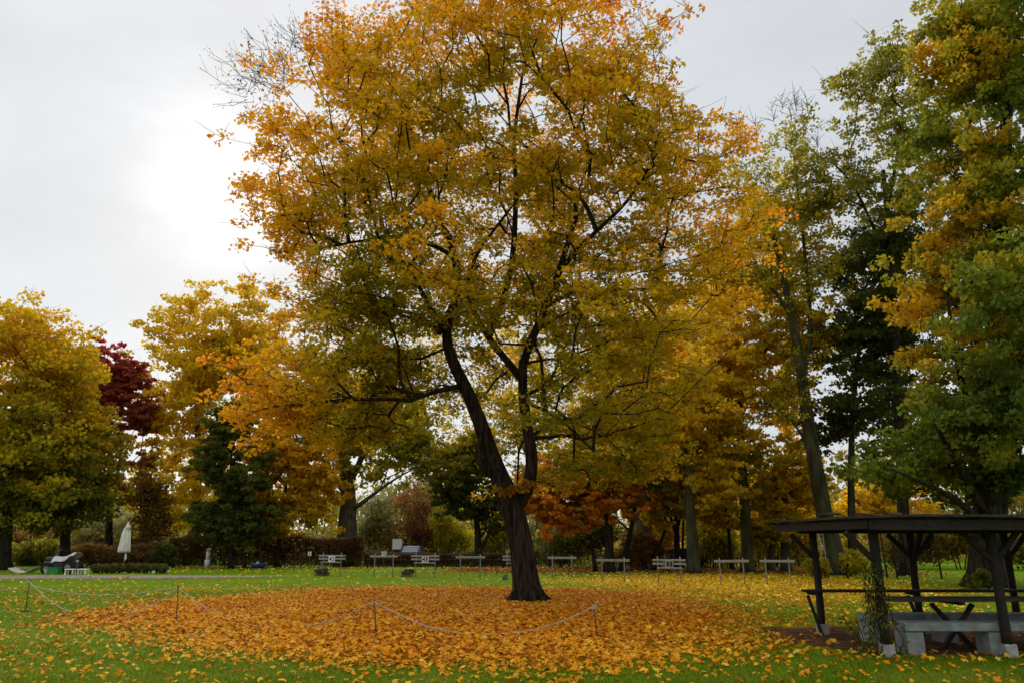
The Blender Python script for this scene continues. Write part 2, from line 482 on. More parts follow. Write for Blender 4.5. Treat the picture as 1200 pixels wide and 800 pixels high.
def lawn_material():
    m = bpy.data.materials.new('lawn_turf'); m.use_nodes = True
    t = m.node_tree; b = t.nodes['Principled BSDF']; b.inputs['Roughness'].default_value = 0.9; b.inputs['Specular IOR Level'].default_value = 0.03
    c = t.nodes.new('ShaderNodeTexCoord')
    def noise(scale, detail=4, stretch=None):
        n = t.nodes.new('ShaderNodeTexNoise'); n.inputs['Scale'].default_value = scale; n.inputs['Detail'].default_value = detail
        if stretch:
            mm = t.nodes.new('ShaderNodeMapping'); mm.inputs['Scale'].default_value = stretch
            t.links.new(c.outputs['Object'], mm.inputs[0]); t.links.new(mm.outputs[0], n.inputs['Vector'])
        else: t.links.new(c.outputs['Object'], n.inputs['Vector'])
        return n.outputs['Fac']
    def rampn(fac, a, b_, ca, cb):
        r = t.nodes.new('ShaderNodeValToRGB'); r.color_ramp.elements[0].position = a; r.color_ramp.elements[1].position = b_
        r.color_ramp.elements[0].color = (*ca, 1); r.color_ramp.elements[1].color = (*cb, 1)
        t.links.new(fac, r.inputs['Fac']); return r.outputs[0]
    def mix(f, a, b_, mode='MIX'):
        x = t.nodes.new('ShaderNodeMix'); x.data_type = 'RGBA'; x.blend_type = mode
        if isinstance(f, float): x.inputs['Factor'].default_value = f
        else: t.links.new(f, x.inputs['Factor'])
        t.links.new(a, x.inputs['A']); t.links.new(b_, x.inputs['B']); return x.outputs['Result']
    broad = rampn(noise(0.28, 3, (0.5, 1.0, 1)), 0.32, 0.68, (0.09, 0.155, 0.004), (0.165, 0.235, 0.006))
    fine = rampn(noise(26, 5), 0.3, 0.7, (0.075, 0.145, 0.003), (0.18, 0.285, 0.006))
    g = mix(0.5, broad, fine)
    # yellow flecks: small far leaves that lie in the turf
    a = t.nodes.new('ShaderNodeAttribute'); a.attribute_name = 'litter'
    sep = t.nodes.new('ShaderNodeSeparateColor'); t.links.new(a.outputs['Color'], sep.inputs[0])
    lit = rampn(noise(9, 6), 0.35, 0.65, (0.20, 0.06, 0.006), (0.46, 0.17, 0.010))
    yl = rampn(noise(8, 6), 0.35, 0.65, (0.27, 0.16, 0.008), (0.55, 0.36, 0.015))
    fl = rampn(noise(7, 6), 0.35, 0.65, (0.11, 0.04, 0.010), (0.30, 0.11, 0.02))
    def amount(v, sc):
        mth = t.nodes.new('ShaderNodeMath'); mth.operation = 'ADD'
        t.links.new(v, mth.inputs[0]); t.links.new(noise(sc, 5), mth.inputs[1])
        r = t.nodes.new('ShaderNodeMapRange'); r.inputs['From Min'].default_value = 0.75; r.inputs['From Max'].default_value = 1.15
        t.links.new(mth.outputs[0], r.inputs['Value']); return r.outputs[0]
    g = mix(amount(sep.outputs[1], 5), g, yl)
    g = mix(amount(sep.outputs[2], 4), g, fl)
    g = mix(amount(sep.outputs[0], 6), g, lit)
    t.links.new(g, b.inputs['Base Color'])
    bp = t.nodes.new('ShaderNodeBump'); bp.inputs['Strength'].default_value = 0.8; bp.inputs['Distance'].default_value = 0.05
    t.links.new(noise(45, 4), bp.inputs['Height']); t.links.new(bp.outputs[0], b.inputs['Normal'])
    return m
la, ly, lf = litter(verts[:, 0], verts[:, 1])
at = me.attributes.new('litter', 'FLOAT_COLOR', 'POINT')
at.data.foreach_set('color', np.stack([la, ly, lf, np.ones_like(la)], 1).astype(np.float32).ravel())
lawn = link('lawn', me, lawn_material())
tag(lawn, kind='structure')

def sheet(name, outline, z, m, wobble=0.0):
    """A flat patch of ground with the given outline."""
    bm = MB()
    pts = resample([Vector((x, y, z)) for x, y in outline + outline[:1]], 0.35)[:-1]
    pts = [p + Vector((random.uniform(-wobble, wobble), random.uniform(-wobble, wobble), 0)) for p in pts]
    bm.add(pts, [tuple(range(len(pts)))])
    return tag(bm.build(name, m), kind='structure')
# bare soil under the shelter; gravel path and its pale edging on the left
sheet('bare_soil', [(4.9, 15.6), (4.7, 13.5), (5.3, 12.2), (6.6, 11.85), (9.0, 11.6), (12.5, 11.3), (16, 12), (16, 15.8), (11, 16.2), (7, 16.0)], 0.005, M['soil'], 0.14)
a, b = G(-60, 676.5), G(300, 676.0)
sheet('gravel_path', [(a.x, a.y - 0.6), (a.x, a.y + 3.4), (b.x * 0.75, b.y + 2.2), (b.x, b.y + 1.2), (b.x, b.y + 0.5)], 0.004, M['gravel'], 0.12)
k1, k2 = G(-60, 678.8), G(270, 677.0)
kb = MB()
for i in range(24):
    p, q = k1.lerp(k2, i / 24), k1.lerp(k2, (i + 0.97) / 24)
    kb.beam(p + Vector((0, 0, 0.03)), q + Vector((0, 0, 0.03 + random.uniform(-.008, .008))), 0.14, 0.07)
tag(kb.build('path_edging', M['footing']), kind='structure')

# fallen leaves
GOLD_CARPET = [(0.36, 0.1, 0.006), (0.64, 0.21, 0.007), (0.76, 0.3, 0.009), (0.82, 0.4, 0.014), (0.82, 0.52, 0.07)]
YELLOW_LITTER = [(0.32, 0.13, 0.008), (0.62, 0.32, 0.012), (0.76, 0.5, 0.02), (0.8, 0.6, 0.09)]
BROWN_LITTER = [(0.1, 0.035, 0.01), (0.24, 0.085, 0.016), (0.38, 0.15, 0.026), (0.46, 0.24, 0.04)]
def scatter(n, x0, x1, y0, y1, dens):
    x = rng.uniform(x0, x1, n); y = rng.uniform(y0, y1, n)
    # only the wedge the place shows, a good step wider than the frame
    ok = np.abs(x) < 0.80 * y + 3
    ok &= ~((x > 4.9) & (y > 12.2) & (y < 15.6) & (rng.random(n) < 0.8))
    k = rng.random(n) < dens(x, y)
    return np.stack([x, y], 1)[ok & k]
P_or = scatter(230000, -16, 12, 8.4, 31.5, lambda x, y: litter(x, y)[0] * 0.88 + 0.005)
P_sp = scatter(60000, -18, 14, 8.4, 34, lambda x, y: 0.05 + 0.09 * (y < 16) + 0.05 * (x > 3) + 0.16 * np.exp(-((np.sqrt(((x + 2.8) / 10.6) ** 2 + ((y - 20.3) / 9.6) ** 2) - 1.02) / 0.2) ** 2))
P_ye = scatter(46000, 0, 26, 11, 50, lambda x, y: litter(x, y)[1] * 0.55 + 0.02)
P_br = scatter(16000, -8, 26, 40, 58, lambda x, y: litter(x, y)[2] * 0.9)
P_fa = scatter(16000, -34, 4, 24, 56, lambda x, y: 0.10 + 0.25 * (y > 46))
sets = [(P_or, GOLD_CARPET, .080), (P_sp, GOLD_CARPET, .076), (P_ye, YELLOW_LITTER, .105), (P_br, BROWN_LITTER, .16), (P_fa, YELLOW_LITTER, .12)]
ap, ac, asz = [], [], []
for q, cols, s in sets:
    n = len(q)
    t = np.clip(0.50 + 0.25 * rng.normal(size=n) + 0.12 * wob(np.c_[q, np.zeros(n)], 2.0, 2), 0, 1)
    c = ramp(t, cols) * rng.uniform(0.70, 1.18, (n, 1))
    if cols is GOLD_CARPET:
        dk = np.exp(-((q[:, 0] - 4) / 4.5) ** 2 - ((q[:, 1] - 19) / 7) ** 2)[:, None]          # redder, darker leaf colour to the right of the trunk
        c = c * (1 - 0.30 * dk * np.array([[0.6, 1, 1]]))
    ap.append(np.c_[q, np.full(n, 0.012) + rng.uniform(0, 0.035, n)]); ac.append(c); asz.append(s * rng.uniform(0.6, 1.35, n))
ap, ac, asz = np.concatenate(ap), np.concatenate(ac), np.concatenate(asz)
nor = rng.normal(size=(len(ap), 3)) * 0.42; nor[:, 2] = 1
nor[:, 1] -= 0.08
ap[:, 2] += asz * 0.2 * np.linalg.norm(nor[:, :2], axis=1)
ang = rng.uniform(0, 6.28, len(ap))
# the 300 nearest in view are leaves of their own, the rest one litter
inv = np.abs(ap[:, 0]) < ap[:, 1] * 0.70
order = np.argsort(np.where((ap[:, 1] > 9.75) & inv, ap[:, 1], 1e9))
near, rest = order[:300], order[300:]
close = ap[rest][:, 1] < 19
for r_, shp in ((rest[close], MAPLE), (rest[~close], OVAL * (1.35, .95, 1.2))):
    tag(cards('fallen_leaves', M['ground_leaf'], ap[r_], nor[r_], ang[r_], asz[r_], ac[r_], shp, lawn), kind='stuff')
tmpl = []
for i in range(30):
    sh = np.array(MAPLE); sh[:, 2] += rng.normal(size=8) * 0.06; sh[:, :2] *= rng.uniform(0.85, 1.15, 2)
    vs = [tuple(v) for v in sh] + [(0, 0.0, 0.03)]
    mesh = bpy.data.meshes.new('fallen_leaf')
    mesh.from_pydata(vs, [], [(i_, (i_ + 1) % 8, 8) for i_ in range(8)])
    c = ramp(np.clip(np.array([rng.normal(0.55, 0.22)]), 0, 1), GOLD_CARPET)[0] * rng.uniform(0.75, 1.1)
    aa = mesh.attributes.new('leaf_color', 'FLOAT_COLOR', 'FACE')
    aa.data.foreach_set('color', np.tile(np.r_[c, 1], 8).astype(np.float32))
    mesh.materials.append(M['ground_leaf'])
    tmpl.append(mesh)
for i in near:
    o = bpy.data.objects.new('fallen_leaf', tmpl[int(rng.integers(30))])
    o.location = ap[i]
    q = Vector(nor[i]).normalized().to_track_quat('Z', 'Y')
    o.rotation_euler = q.to_euler(); o.rotation_euler.rotate_axis('Z', float(ang[i]))
    s = float(asz[i]); o.scale = (s, s, s)
    COL.objects.link(o); o.parent = lawn

# short turf: blades stand wherever the carpet leaves it open
n = 290000
y = 8.6 + 19.5 * rng.random(n) ** 1.7
x = (rng.random(n) * 2 - 1) * (0.78 * y + 1.5)
o_, y_, f_ = litter(x, y)
soil = (x > 4.6) & (x < 16) & (y > 11.8) & (y < 16)
keep = (rng.random(n) > np.clip(o_ * 1.25, 0, 0.97)) & ~soil
x, y = x[keep], y[keep]; n = len(x)
nr_ = rng.normal(size=(n, 3)); nr_[:, 2] *= 0.25
t = np.clip(0.5 + 0.3 * wob(np.c_[x, y, np.zeros(n)], 1.2, 8) + 0.25 * rng.normal(size=n), 0, 1)
gc = ramp(t, [(0.06, 0.10, 0.005), (0.105, 0.17, 0.008), (0.17, 0.23, 0.014), (0.34, 0.31, 0.05)])
tag(cards('grass', M['grass'], np.c_[x, y, np.full(n, -0.004)], nr_, rng.normal(0, 0.35, n), rng.uniform(0.03, 0.075, n), gc, BLADE), kind='stuff')

# ------------------------------------------------------------------ the big maple
def to3(px, py, dy=0.0): return P(px, py, TREE.y + dy)
maple = empty('maple_tree', TREE, 'tall orange and olive autumn maple with forked dark trunk on its fallen leaf carpet', 'tree')
RT = MPP(650, TREE.y)
trunk_path = smooth_path([TREE + Vector((0.03, 0, -0.15)), to3(617, 690), to3(613, 655), to3(607, 622), to3(600, 592), to3(588, 566)], 0.25)
def trunk_tube(path, r_of, name, parent, m, sides=18, jitter=0.07, flare=0.0):
    mb = MB(); k = len(path); rr = []
    for i, p in enumerate(path):
        rr.append(r_of(i / (k - 1)) + flare * math.exp(-max(0, p.z) / 0.28))
    mb.tube(path, rr, sides, jitter=jitter)
    return mb.build(name, m, parent)
trunk_tube(trunk_path, lambda f: 0.385 - 0.055 * f, 'trunk', maple, M['bark'], 22, 0.06, 0.14)
# root flare
mb = MB()
for k in range(9):
    a = 2 * math.pi * k / 9 + random.uniform(-.2, .2); L = random.uniform(0.7, 1.05)
    d = Vector((math.cos(a), math.sin(a), 0))
    mb.tube([TREE + d * 0.30 + Vector((0, 0, 0.34)), TREE + d * 0.47 + Vector((0, 0, 0.12)), TREE + d * L * .85 + Vector((0, 0, -0.06))], [0.14, 0.11, 0.04], 8, jitter=0.1)
mb.build('roots', M['bark'], maple)
limb_spec = [  # (pixels with depth offset), radius at start and end
    ([(592, 574, 0), (577, 540, .1), (567, 508, .2), (557, 478, .2), (544, 450, .1), (530, 424, 0), (523, 402, -.1), (520, 385, -.2), (528, 365, -.2), (535, 348, -.1)], .305, .13),
    ([(603, 598, .05), (618, 578, -.1), (625, 556, -.2), (623, 528, -.3), (617, 498, -.4), (613, 468, -.5), (612, 442, -.6), (613, 424, -.7)], .22, .135),
    ([(575, 553, -.1), (560, 549, -.3), (554, 541, -.35), (558, 522, -.4), (566, 505, -.5)], .17, .06),
    ([(613, 446, -.5), (599, 428, -.3), (585, 412, 0), (572, 396, .4), (560, 376, .7), (551, 356, 1.), (545, 330, 1.2)], .125, .085),
    ([(613, 426, -.7), (618, 405, -.9), (630, 384, -1.2), (640, 358, -1.4), (652, 326, -1.6), (664, 292, -1.9), (676, 250, -2.2)], .135, .07),
    ([(543, 452, .1), (528, 453, -.3), (512, 455, -.6), (497, 464, -.9), (482, 469, -1.1)], .11, .05),
    ([(519, 386, -.2), (508, 372, -.6), (500, 352, -1.), (485, 325, -1.5)], .12, .05),
    ([(535, 350, -.1), (538, 325, .1), (530, 290, .3), (512, 250, .6), (498, 205, .8), (480, 150, 1.), (470, 90, 1.2)], .14, .04),
    ([(572, 396, .4), (585, 365, .2), (598, 325, -.1), (603, 280, -.3), (605, 225, -.5), (602, 160, -.6), (612, 90, -.7), (618, 35, -.8)], .12, .035),
    ([(652, 326, -1.6), (668, 300, -2.4), (700, 270, -3), (738, 235, -3.4), (770, 180, -3.6)], .09, .03),
    ([(640, 358, -1.4), (665, 345, -1.), (700, 338, -.4), (745, 340, .2), (790, 345, .6)], .08, .03),
    ([(516, 390, -.2), (490, 368, .6), (455, 362, 1.2), (415, 366, 1.8), (375, 378, 2.2)], .09, .03),
    ([(545, 330, 1.2), (560, 295, 1.8), (590, 255, 2.4), (640, 190, 3.)], .08, .03),
    ([(530, 300, .3), (505, 285, -.4), (465, 280, -1.2), (420, 282, -2), (375, 292, -2.6)], .08, .03),
    ([(613, 470, -.5), (640, 480, -1.4), (668, 500, -2.2), (695, 528, -3)], .06, .025),
]
nodes, parents, plen = [], [], []
for j, (pp, r0, r1) in enumerate(limb_spec):
    path = smooth_path([to3(*q) for q in pp], 0.3, 3)
    k = len(path)
    mb = MB(); mb.tube(path, [r0 + (r1 - r0) * (i / (k - 1)) ** 0.9 for i in range(k)], 12 if r0 > .1 else 8, jitter=0.07)
    mb.build('limb', M['bark'], maple)
    base = len(nodes)
    for i, q in enumerate(path):
        if q.z < 4.7 and j < 2 or j == 2: continue
        nodes.append(tuple(q)); parents.append(len(nodes) - 2 if len(nodes) > base + 1 else 0)
        plen.append((q - TREE).length * 0.8)
nfix = len(nodes)
# crown outline measured on the photograph: (row, left edge, right edge)
prof = [(-24, 540, 610), (0, 455, 690), (28, 398, 745), (60, 345, 800), (100, 312, 842), (150, 285, 868), (200, 268, 880), (250, 266, 890), (300, 274, 902), (350, 276, 905), (400, 280, 890), (450, 284, 855), (490, 296, 815), (530, 340, 790), (560, 640, 770)]
zs, lx, rx = [], [], []
for py, l, r_ in prof:
    a, b = to3(l, py), to3(r_, py); zs.append(a.z); lx.append(a.x); rx.append(b.x)
zs, lx, rx = np.array(zs[::-1]), np.array(lx[::-1]), np.array(rx[::-1])
zmin, zmax = zs[0], zs[-1]
def maple_points(n):
    got = []; tot = 0
    while tot < n:
        z = rng.uniform(zmin, zmax, 4 * n)
        L, Rr = np.interp(z, zs, lx), np.interp(z, zs, rx)
        cx = (L + Rr) / 2; cx = cx * 0.7 + 0.3 * (TREE.x - 0.6); a = rng.uniform(0, 2 * math.pi, 4 * n)
        half = np.where(np.cos(a) < 0, cx - L, Rr - cx); depth = np.minimum((Rr - L) / 2, 7.3)
        rad = rng.random(4 * n) ** 0.40
        dirs = np.stack([np.cos(a) * half, np.sin(a) * depth], 1)
        p = np.stack([cx + dirs[:, 0] * rad, TREE.y + dirs[:, 1] * rad, z], 1)
        edge = wob(p, 2.6, 2) * 0.17 + wob(p, 1.0, 5) * 0.09 + np.clip((p[:, 2] - 15.5) / 5, 0, 1) * (-0.04 + wob(p * (1, 1, .35), 1.5, 12) * 0.45)
        ok = rad < np.interp(z, [zmin, 8.0, 12.0, zmax], [1.0, 0.95, 0.83, 0.79]) + edge
        ok &= rng.random(4 * n) < np.clip((half * depth) / 44, 0.15, 1)
        ok &= wob(p, 1.7, 9) > rng.normal(-0.5, 0.25, 4 * n)
        ok &= rng.random(4 * n) < np.interp(z, [14.5, 20], [1, 0.34])
        # the middle of the crown below is open: one sees the stems and the sky through it
        op = (np.abs(p[:, 0] - TREE.x + 0.6) < 3.2) & (p[:, 2] < 7.2) & (p[:, 1] < TREE.y + 9) & (rng.random(4 * n) < 0.62)
        op2 = (p[:, 0] < TREE.x - 1.0) & (p[:, 2] < 5.2 + 0.5 * wob(p, 1.5, 1) - 0.10 * np.clip(-1.5 - p[:, 0], 0, 6) + 1.4 * np.exp(-((p[:, 0] + 2.2) / 1.5) ** 2))
        op3 = (np.abs(p[:, 0] - TREE.x + 0.9) < 3.0) & (p[:, 2] < 11.5) & (rng.random(4 * n) < 0.25)
        p = p[ok & ~op & ~op2 & ~op3]
        got.append(p); tot += len(p)
    q = np.concatenate(got); rng.shuffle(q)
    return q[:n]
pts = sprays(maple_points(900), 6, 0.50, 0.24)
bare = []
for (px, py, dy) in [(282, 92, 0), (300, 72, 1), (318, 58, -1), (335, 66, 1), (345, 45, 0), (365, 40, 1), (300, 98, -1), (325, 95, 0), (352, 75, 2), (375, 62, -1), (312, 84, 1.5), (296, 84, .5), (338, 82, -1.5),
                     (560, -6, 0), (588, 2, 1), (578, -15, -1), (630, -12, 0), (480, -5, 1), (752, 10, 0), (768, 55, 1), (548, 20, -2), (600, -20, .5), (560, 40, -1), (590, 45, .4)]:
    bare.append(np.array(to3(px, py, dy)))
A, par, tips = dendrite(nodes, parents, plen, np.concatenate([pts, np.array(bare)]), 0.32, 0.55, 0.10)
mb = MB()
branch_mesh(A, par, nfix, 0.0105, 2.35, mb, 0.13)
# fine end twigs
tipp = A[tips]
for i in range(0, len(tipp)):
    for _ in range(2):
        d = Vector(rng.normal(size=3)) * 0.34; d.z = abs(d.z) * 0.5
        p = Vector(tipp[i]); mb.tube([p, p + d * 0.6, p + d * 1.1 + Vector((0, 0, 0.05))], [0.008, 0.006, 0.003], 3, cap=False)
mb2 = MB()
for b_ in bare:
    p = Vector(b_)
    for _ in range(6):
        d = (Vector(rng.normal(size=3)) * 0.5 + (p - Vector((TREE.x, TREE.y, 11))).normalized() * 0.8)
        s = p - Vector((rng.uniform(-.6, .6) * .6, 0, rng.uniform(0, .9)))
        k1_ = s + d * .4 + Vector(rng.normal(size=3)) * .05; k2_ = s + d * .75 + Vector(rng.normal(size=3)) * .07; e_ = s + d + Vector((0, 0, .14))
        mb.tube([s, k1_, k2_, e_], [0.012, 0.009, 0.007, 0.003], 3, cap=False)
        for q in (k1_, k2_, k2_):                              # side shoots, a bud at each tip
            w_ = (d.normalized() + Vector(rng.normal(size=3)) * .55) * rng.uniform(.18, .34)
            mb.tube([q, q + w_ * .6 + Vector((0, 0, .02)), q + w_ + Vector((0, 0, .05))], [0.006, 0.005, 0.003], 3, cap=False)
            mb.tube([q + w_ + Vector((0, 0, .04)), q + w_ + Vector((0, 0, .09))], [0.014, 0.006], 4)
mb.build('branches', M['bark'], maple)
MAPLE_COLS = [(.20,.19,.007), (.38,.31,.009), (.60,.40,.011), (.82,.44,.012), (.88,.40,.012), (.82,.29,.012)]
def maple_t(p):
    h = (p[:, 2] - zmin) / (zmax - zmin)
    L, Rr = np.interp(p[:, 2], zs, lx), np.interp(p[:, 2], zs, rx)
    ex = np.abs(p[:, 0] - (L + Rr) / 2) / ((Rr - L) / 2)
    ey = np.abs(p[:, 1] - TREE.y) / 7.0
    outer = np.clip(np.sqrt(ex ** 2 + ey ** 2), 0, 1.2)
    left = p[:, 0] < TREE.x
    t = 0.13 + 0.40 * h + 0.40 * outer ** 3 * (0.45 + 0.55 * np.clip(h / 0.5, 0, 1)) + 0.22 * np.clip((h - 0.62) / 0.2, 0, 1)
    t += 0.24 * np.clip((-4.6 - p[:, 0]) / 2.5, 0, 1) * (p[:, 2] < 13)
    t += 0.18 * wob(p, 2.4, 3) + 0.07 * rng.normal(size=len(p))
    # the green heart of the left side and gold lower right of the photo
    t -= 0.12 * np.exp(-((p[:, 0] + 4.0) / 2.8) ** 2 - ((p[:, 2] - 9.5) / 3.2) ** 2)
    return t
lt = A[tips][: len(pts) + 0]
# tips come sorted by distance; drop those of the bare twigs
bset = np.array(bare)
dmin = np.min(np.linalg.norm(tipp[:, None] - bset[None], axis=2), axis=1)
lt = tipp[dmin > 0.55]
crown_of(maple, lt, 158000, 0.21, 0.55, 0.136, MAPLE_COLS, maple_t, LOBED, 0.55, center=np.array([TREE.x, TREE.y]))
# a few leaves at the fork and on the near bare twigs
fk = np.array([to3(x_, y_, dy) for x_, y_, dy in [(585, 575, -.55), (594, 577, -.55), (602, 573, -.55), (608, 568, -.6), (615, 572, -.5), (578, 571, -.5), (620, 566, -.55)]])
crown_of(maple, fk, 110, 0.11, 0.6, 0.15, [(0.40, 0.20, 0.01), (0.46, 0.26, 0.02)], lambda p: rng.random(len(p)), MAPLE, 0.2, name='leaf_tuft')
crown_of(maple, bset, 260, 0.45, 0.7, 0.10, [(0.10, 0.05, 0.01), (0.32, 0.13, 0.01)], lambda p: rng.random(len(p)), MAPLE, 0.2, name='last_leaves')

# ------------------------------------------------------------------ other trees
GOLD = [(0.11, 0.125, 0.01), (0.33, 0.28, 0.011), (0.64, 0.42, 0.012), (0.82, 0.5, 0.014)]
YELL = [(0.26, 0.22, 0.01), (0.54, 0.39, 0.012), (0.78, 0.51, 0.014), (0.86, 0.6, 0.03)]
ORANGE = [(0.28, 0.17, 0.008), (0.56, 0.29, 0.01), (0.74, 0.35, 0.012), (0.78, 0.43, 0.015)]
RED = [(0.3, 0.17, 0.018), (0.58, 0.23, 0.022), (0.76, 0.28, 0.026), (0.78, 0.45, 0.03)]
PURPLE = [(.32,.18,.04), (.40,.13,.04), (.46,.09,.055), (.50,.085,.06)]
DARKG = [(0.065, 0.075, 0.013), (0.11, 0.125, 0.018), (0.16, 0.17, 0.024), (0.25, 0.235, 0.026)]
OLIVE = [(0.13, 0.13, 0.016), (0.24, 0.225, 0.022), (0.35, 0.31, 0.028), (0.5, 0.4, 0.033)]
YGREEN = [(0.17, 0.16, 0.01), (0.33, 0.29, 0.012), (0.52, 0.41, 0.016), (0.66, 0.47, 0.018)]
BROWN = [(0.14, 0.085, 0.03), (0.25, 0.14, 0.042), (0.36, 0.19, 0.05), (0.41, 0.28, 0.07)]
GREYG = [(0.17, 0.165, 0.055), (0.27, 0.255, 0.085), (0.37, 0.33, 0.115), (0.42, 0.345, 0.115)]
BRIGHTG = [(0.075, 0.105, 0.012), (0.13, 0.18, 0.016), (0.22, 0.255, 0.02), (0.48, 0.36, 0.018), (0.74, 0.42, 0.014)]

def px_blobs(blobs, Y):
    out_ = []
    for b in blobs:
        cx, cy, rx_, ry_ = b[:4]; dy = b[4] if len(b) > 4 else 0
        m_ = MPP(cy, Y)
        rxm, rym = rx_ * m_, ry_ * m_ * 1.03
        out_.append((tuple(P(cx, cy, Y + dy)), (rxm, max(0.5 * (rxm + rym) * 0.9, 0.3), rym)))
    return out_

def tree(kind, label, Y, trunk, r0, r1, blobs, cols, nclus=420, nleaf=16000, size=0.2, limbs=(), bark='bark', flat=0.5, shape=OVAL, tw=(0.35, 0.25, 0.15), spread=None, tip=0.012, group=None, upness=0.2, rough=0.22, shell=0.30, cat='tree', bare_tips=(), trunks=(), gap_twigs=260, accents=()):
    base = G(trunk[0][0], trunk[0][1]) if Y is None else Vector((P(trunk[0][0], trunk[0][1], Y).x, Y, 0))
    Y = base.y
    root = empty(kind, base, label, cat, group)
    nodes, parents, plen = [], [], []
    def limb(pp, a, b, name, flare=0):
        pts_ = [P(q[0], q[1], Y + (q[2] if len(q) > 2 else 0)) for q in pp]
        if name == 'trunk': pts_[0] = Vector((pts_[0].x, pts_[0].y, -0.12))
        path = smooth_path(pts_, 0.5, 2)
        trunk_tube(path, lambda f: a + (b - a) * f, name, root, M[bark], 12 if a > .2 else 8, 0.08, flare)
        st = len(nodes)
        for i, q in enumerate(path):
            if name == 'trunk' and i < len(path) * 0.35: continue
            nodes.append(tuple(q)); parents.append(max(st, len(nodes) - 2)); plen.append((q - base).length)
    limb(trunk, r0, r1, 'trunk', r0 * 0.5)
    for tk, a, b in trunks: limb(tk, a, b, 'trunk', a * 0.4)
    for lp, a, b in limbs: limb(lp, a, b, 'limb')
    bl = px_blobs(blobs, Y)
    pts_ = in_blobs(bl, nclus, shell, rough, seed=len(bpy.data.objects) % 17)
    sp = spread or (np.mean([np.mean(b[1]) for b in bl]) * 0.16)
    pts_ = sprays(pts_[:int(len(pts_) * .45)], 4, sp * 1.8, 0.7)
    pts_ = pts_[pts_[:, 2] > 0.5]
    nb = len(pts_)
    if len(bare_tips):
        pts_ = np.concatenate([pts_, np.array([P(*q[:2], Y + q[2]) for q in bare_tips])])
    A, par, tips = dendrite(nodes, parents, plen, pts_, 0.3, 0.9, 0.09)
    mb = MB()
    branch_mesh(A, par, len(nodes), tip, 2.3, mb, max(r1 * 0.9, 0.06))
    T = A[tips]
    if len(bare_tips):
        B = pts_[nb:]
        dm = np.min(np.linalg.norm(T[:, None] - B[None], axis=2), axis=1)
        for q in B:
            for _ in range(16):
                d = Vector(rng.normal(size=3)) * 0.42; d.z = abs(d.z) + 0.15
                s = Vector(q) - Vector((0, 0, rng.uniform(0, 1.6)))
                mb.tube([s, s + d * .5, s + d], [0.02, 0.015, 0.006], 3, cap=False)
        T = T[dm > 0.4]
    for q in T[rng.permutation(len(T))[:gap_twigs]]:
        for _ in range(3):
            d = Vector(rng.normal(size=3)) * 0.55; d.z = abs(d.z) * .9
            mb.tube([q, Vector(q) + d], [0.012, 0.004], 3, cap=False)
    mb.build('branches', M[bark], root)
    zl, zh = T[:, 2].min(), T[:, 2].max()
    sc = (zh - zl) * 0.18 + 0.5
    sd = len(bpy.data.objects) % 13
    f = lambda p: tw[0] + tw[1] * 1.5 * ((p[:, 2] - zl) / (zh - zl)) + tw[2] * wob(p, sc, sd) + 0.08 * rng.normal(size=len(p))
    f0 = f
    acc_ = [(np.array(P(a[0], a[1], Y - 3)), a[2] * MPP(a[1], Y)) for a in accents]
    jit = rng.normal(size=997) * 0.09                         # every spray turns a little sooner or later than the next
    def f(p):
        t = f0(p) + 0.10 * wob(p, sc * 0.22, sd + 5) + jit[(np.abs(np.floor(p / 0.9) @ np.array([73, 151, 283])) % 997).astype(int)]
        for c_, r_ in acc_:
            d2 = ((p - c_) / (r_, 3.5 * r_, r_ * .75)) ** 2
            t += 0.52 * np.exp(-d2.sum(1))
        return t
    crown_of(root, T, int(nleaf * 1.45), sp * .82, flat, size * 1.32, cols, f, shape, upness)
    return root

tree('maple_tree', 'golden maple with thick dark trunk at the far left edge of the lawn', 50, [(4, 668), (5, 640), (10, 600), (14, 540), (16, 470)], .42, .15,
     [(15, 450, 72, 82), (-25, 520, 95, 92), (30, 560, 72, 52), (20, 395, 42, 38), (-50, 580, 60, 40)], GOLD, 520, 26000, .22, tw=(.10, .55, .2))
tree('maple_tree', 'golden maple with slim straight trunk behind the grey tarpaulin', 54, [(76, 662), (77, 620), (78, 580), (80, 520), (75, 460)], .36, .12,
     [(72, 490, 48, 68), (92, 555, 40, 48), (55, 440, 38, 42), (70, 592, 52, 24)], GOLD, 420, 22000, .22, tw=(.08, .5, .2))
tree('purple_beech', 'dark red purple leaved tree rising behind the golden maples', 62, [(128, 664), (128, 600), (130, 520), (125, 450)], .3, .1,
     [(122, 438, 30, 34), (148, 445, 22, 24), (112, 470, 24, 36), (144, 470, 28, 26), (172, 485, 18, 20), (122, 515, 32, 20), (160, 545, 22, 12), (128, 570, 25, 14)], PURPLE, 380, 16000, .24, tw=(-.05, .6, .12), flat=.4)
tree('poplar_tree', 'tall bright yellow tree with feathery top behind the dark green holly', 64, [(228, 664), (230, 600), (232, 500), (230, 400)], .4, .12,
     [(230, 390, 50, 42), (212, 455, 42, 50), (250, 450, 50, 70), (212, 540, 46, 60), (268, 420, 42, 60), (288, 385, 28, 42), (188, 415, 20, 38), (205, 592, 30, 42), (250, 560, 45, 60), (205, 375, 20, 22), (240, 352, 24, 16), (305, 425, 34, 66), (315, 490, 40, 46), (290, 355, 18, 18), (182, 560, 20, 40)], YELL, 560, 30000, .24, tw=(.35, .25, .2), bark='bark_grey')
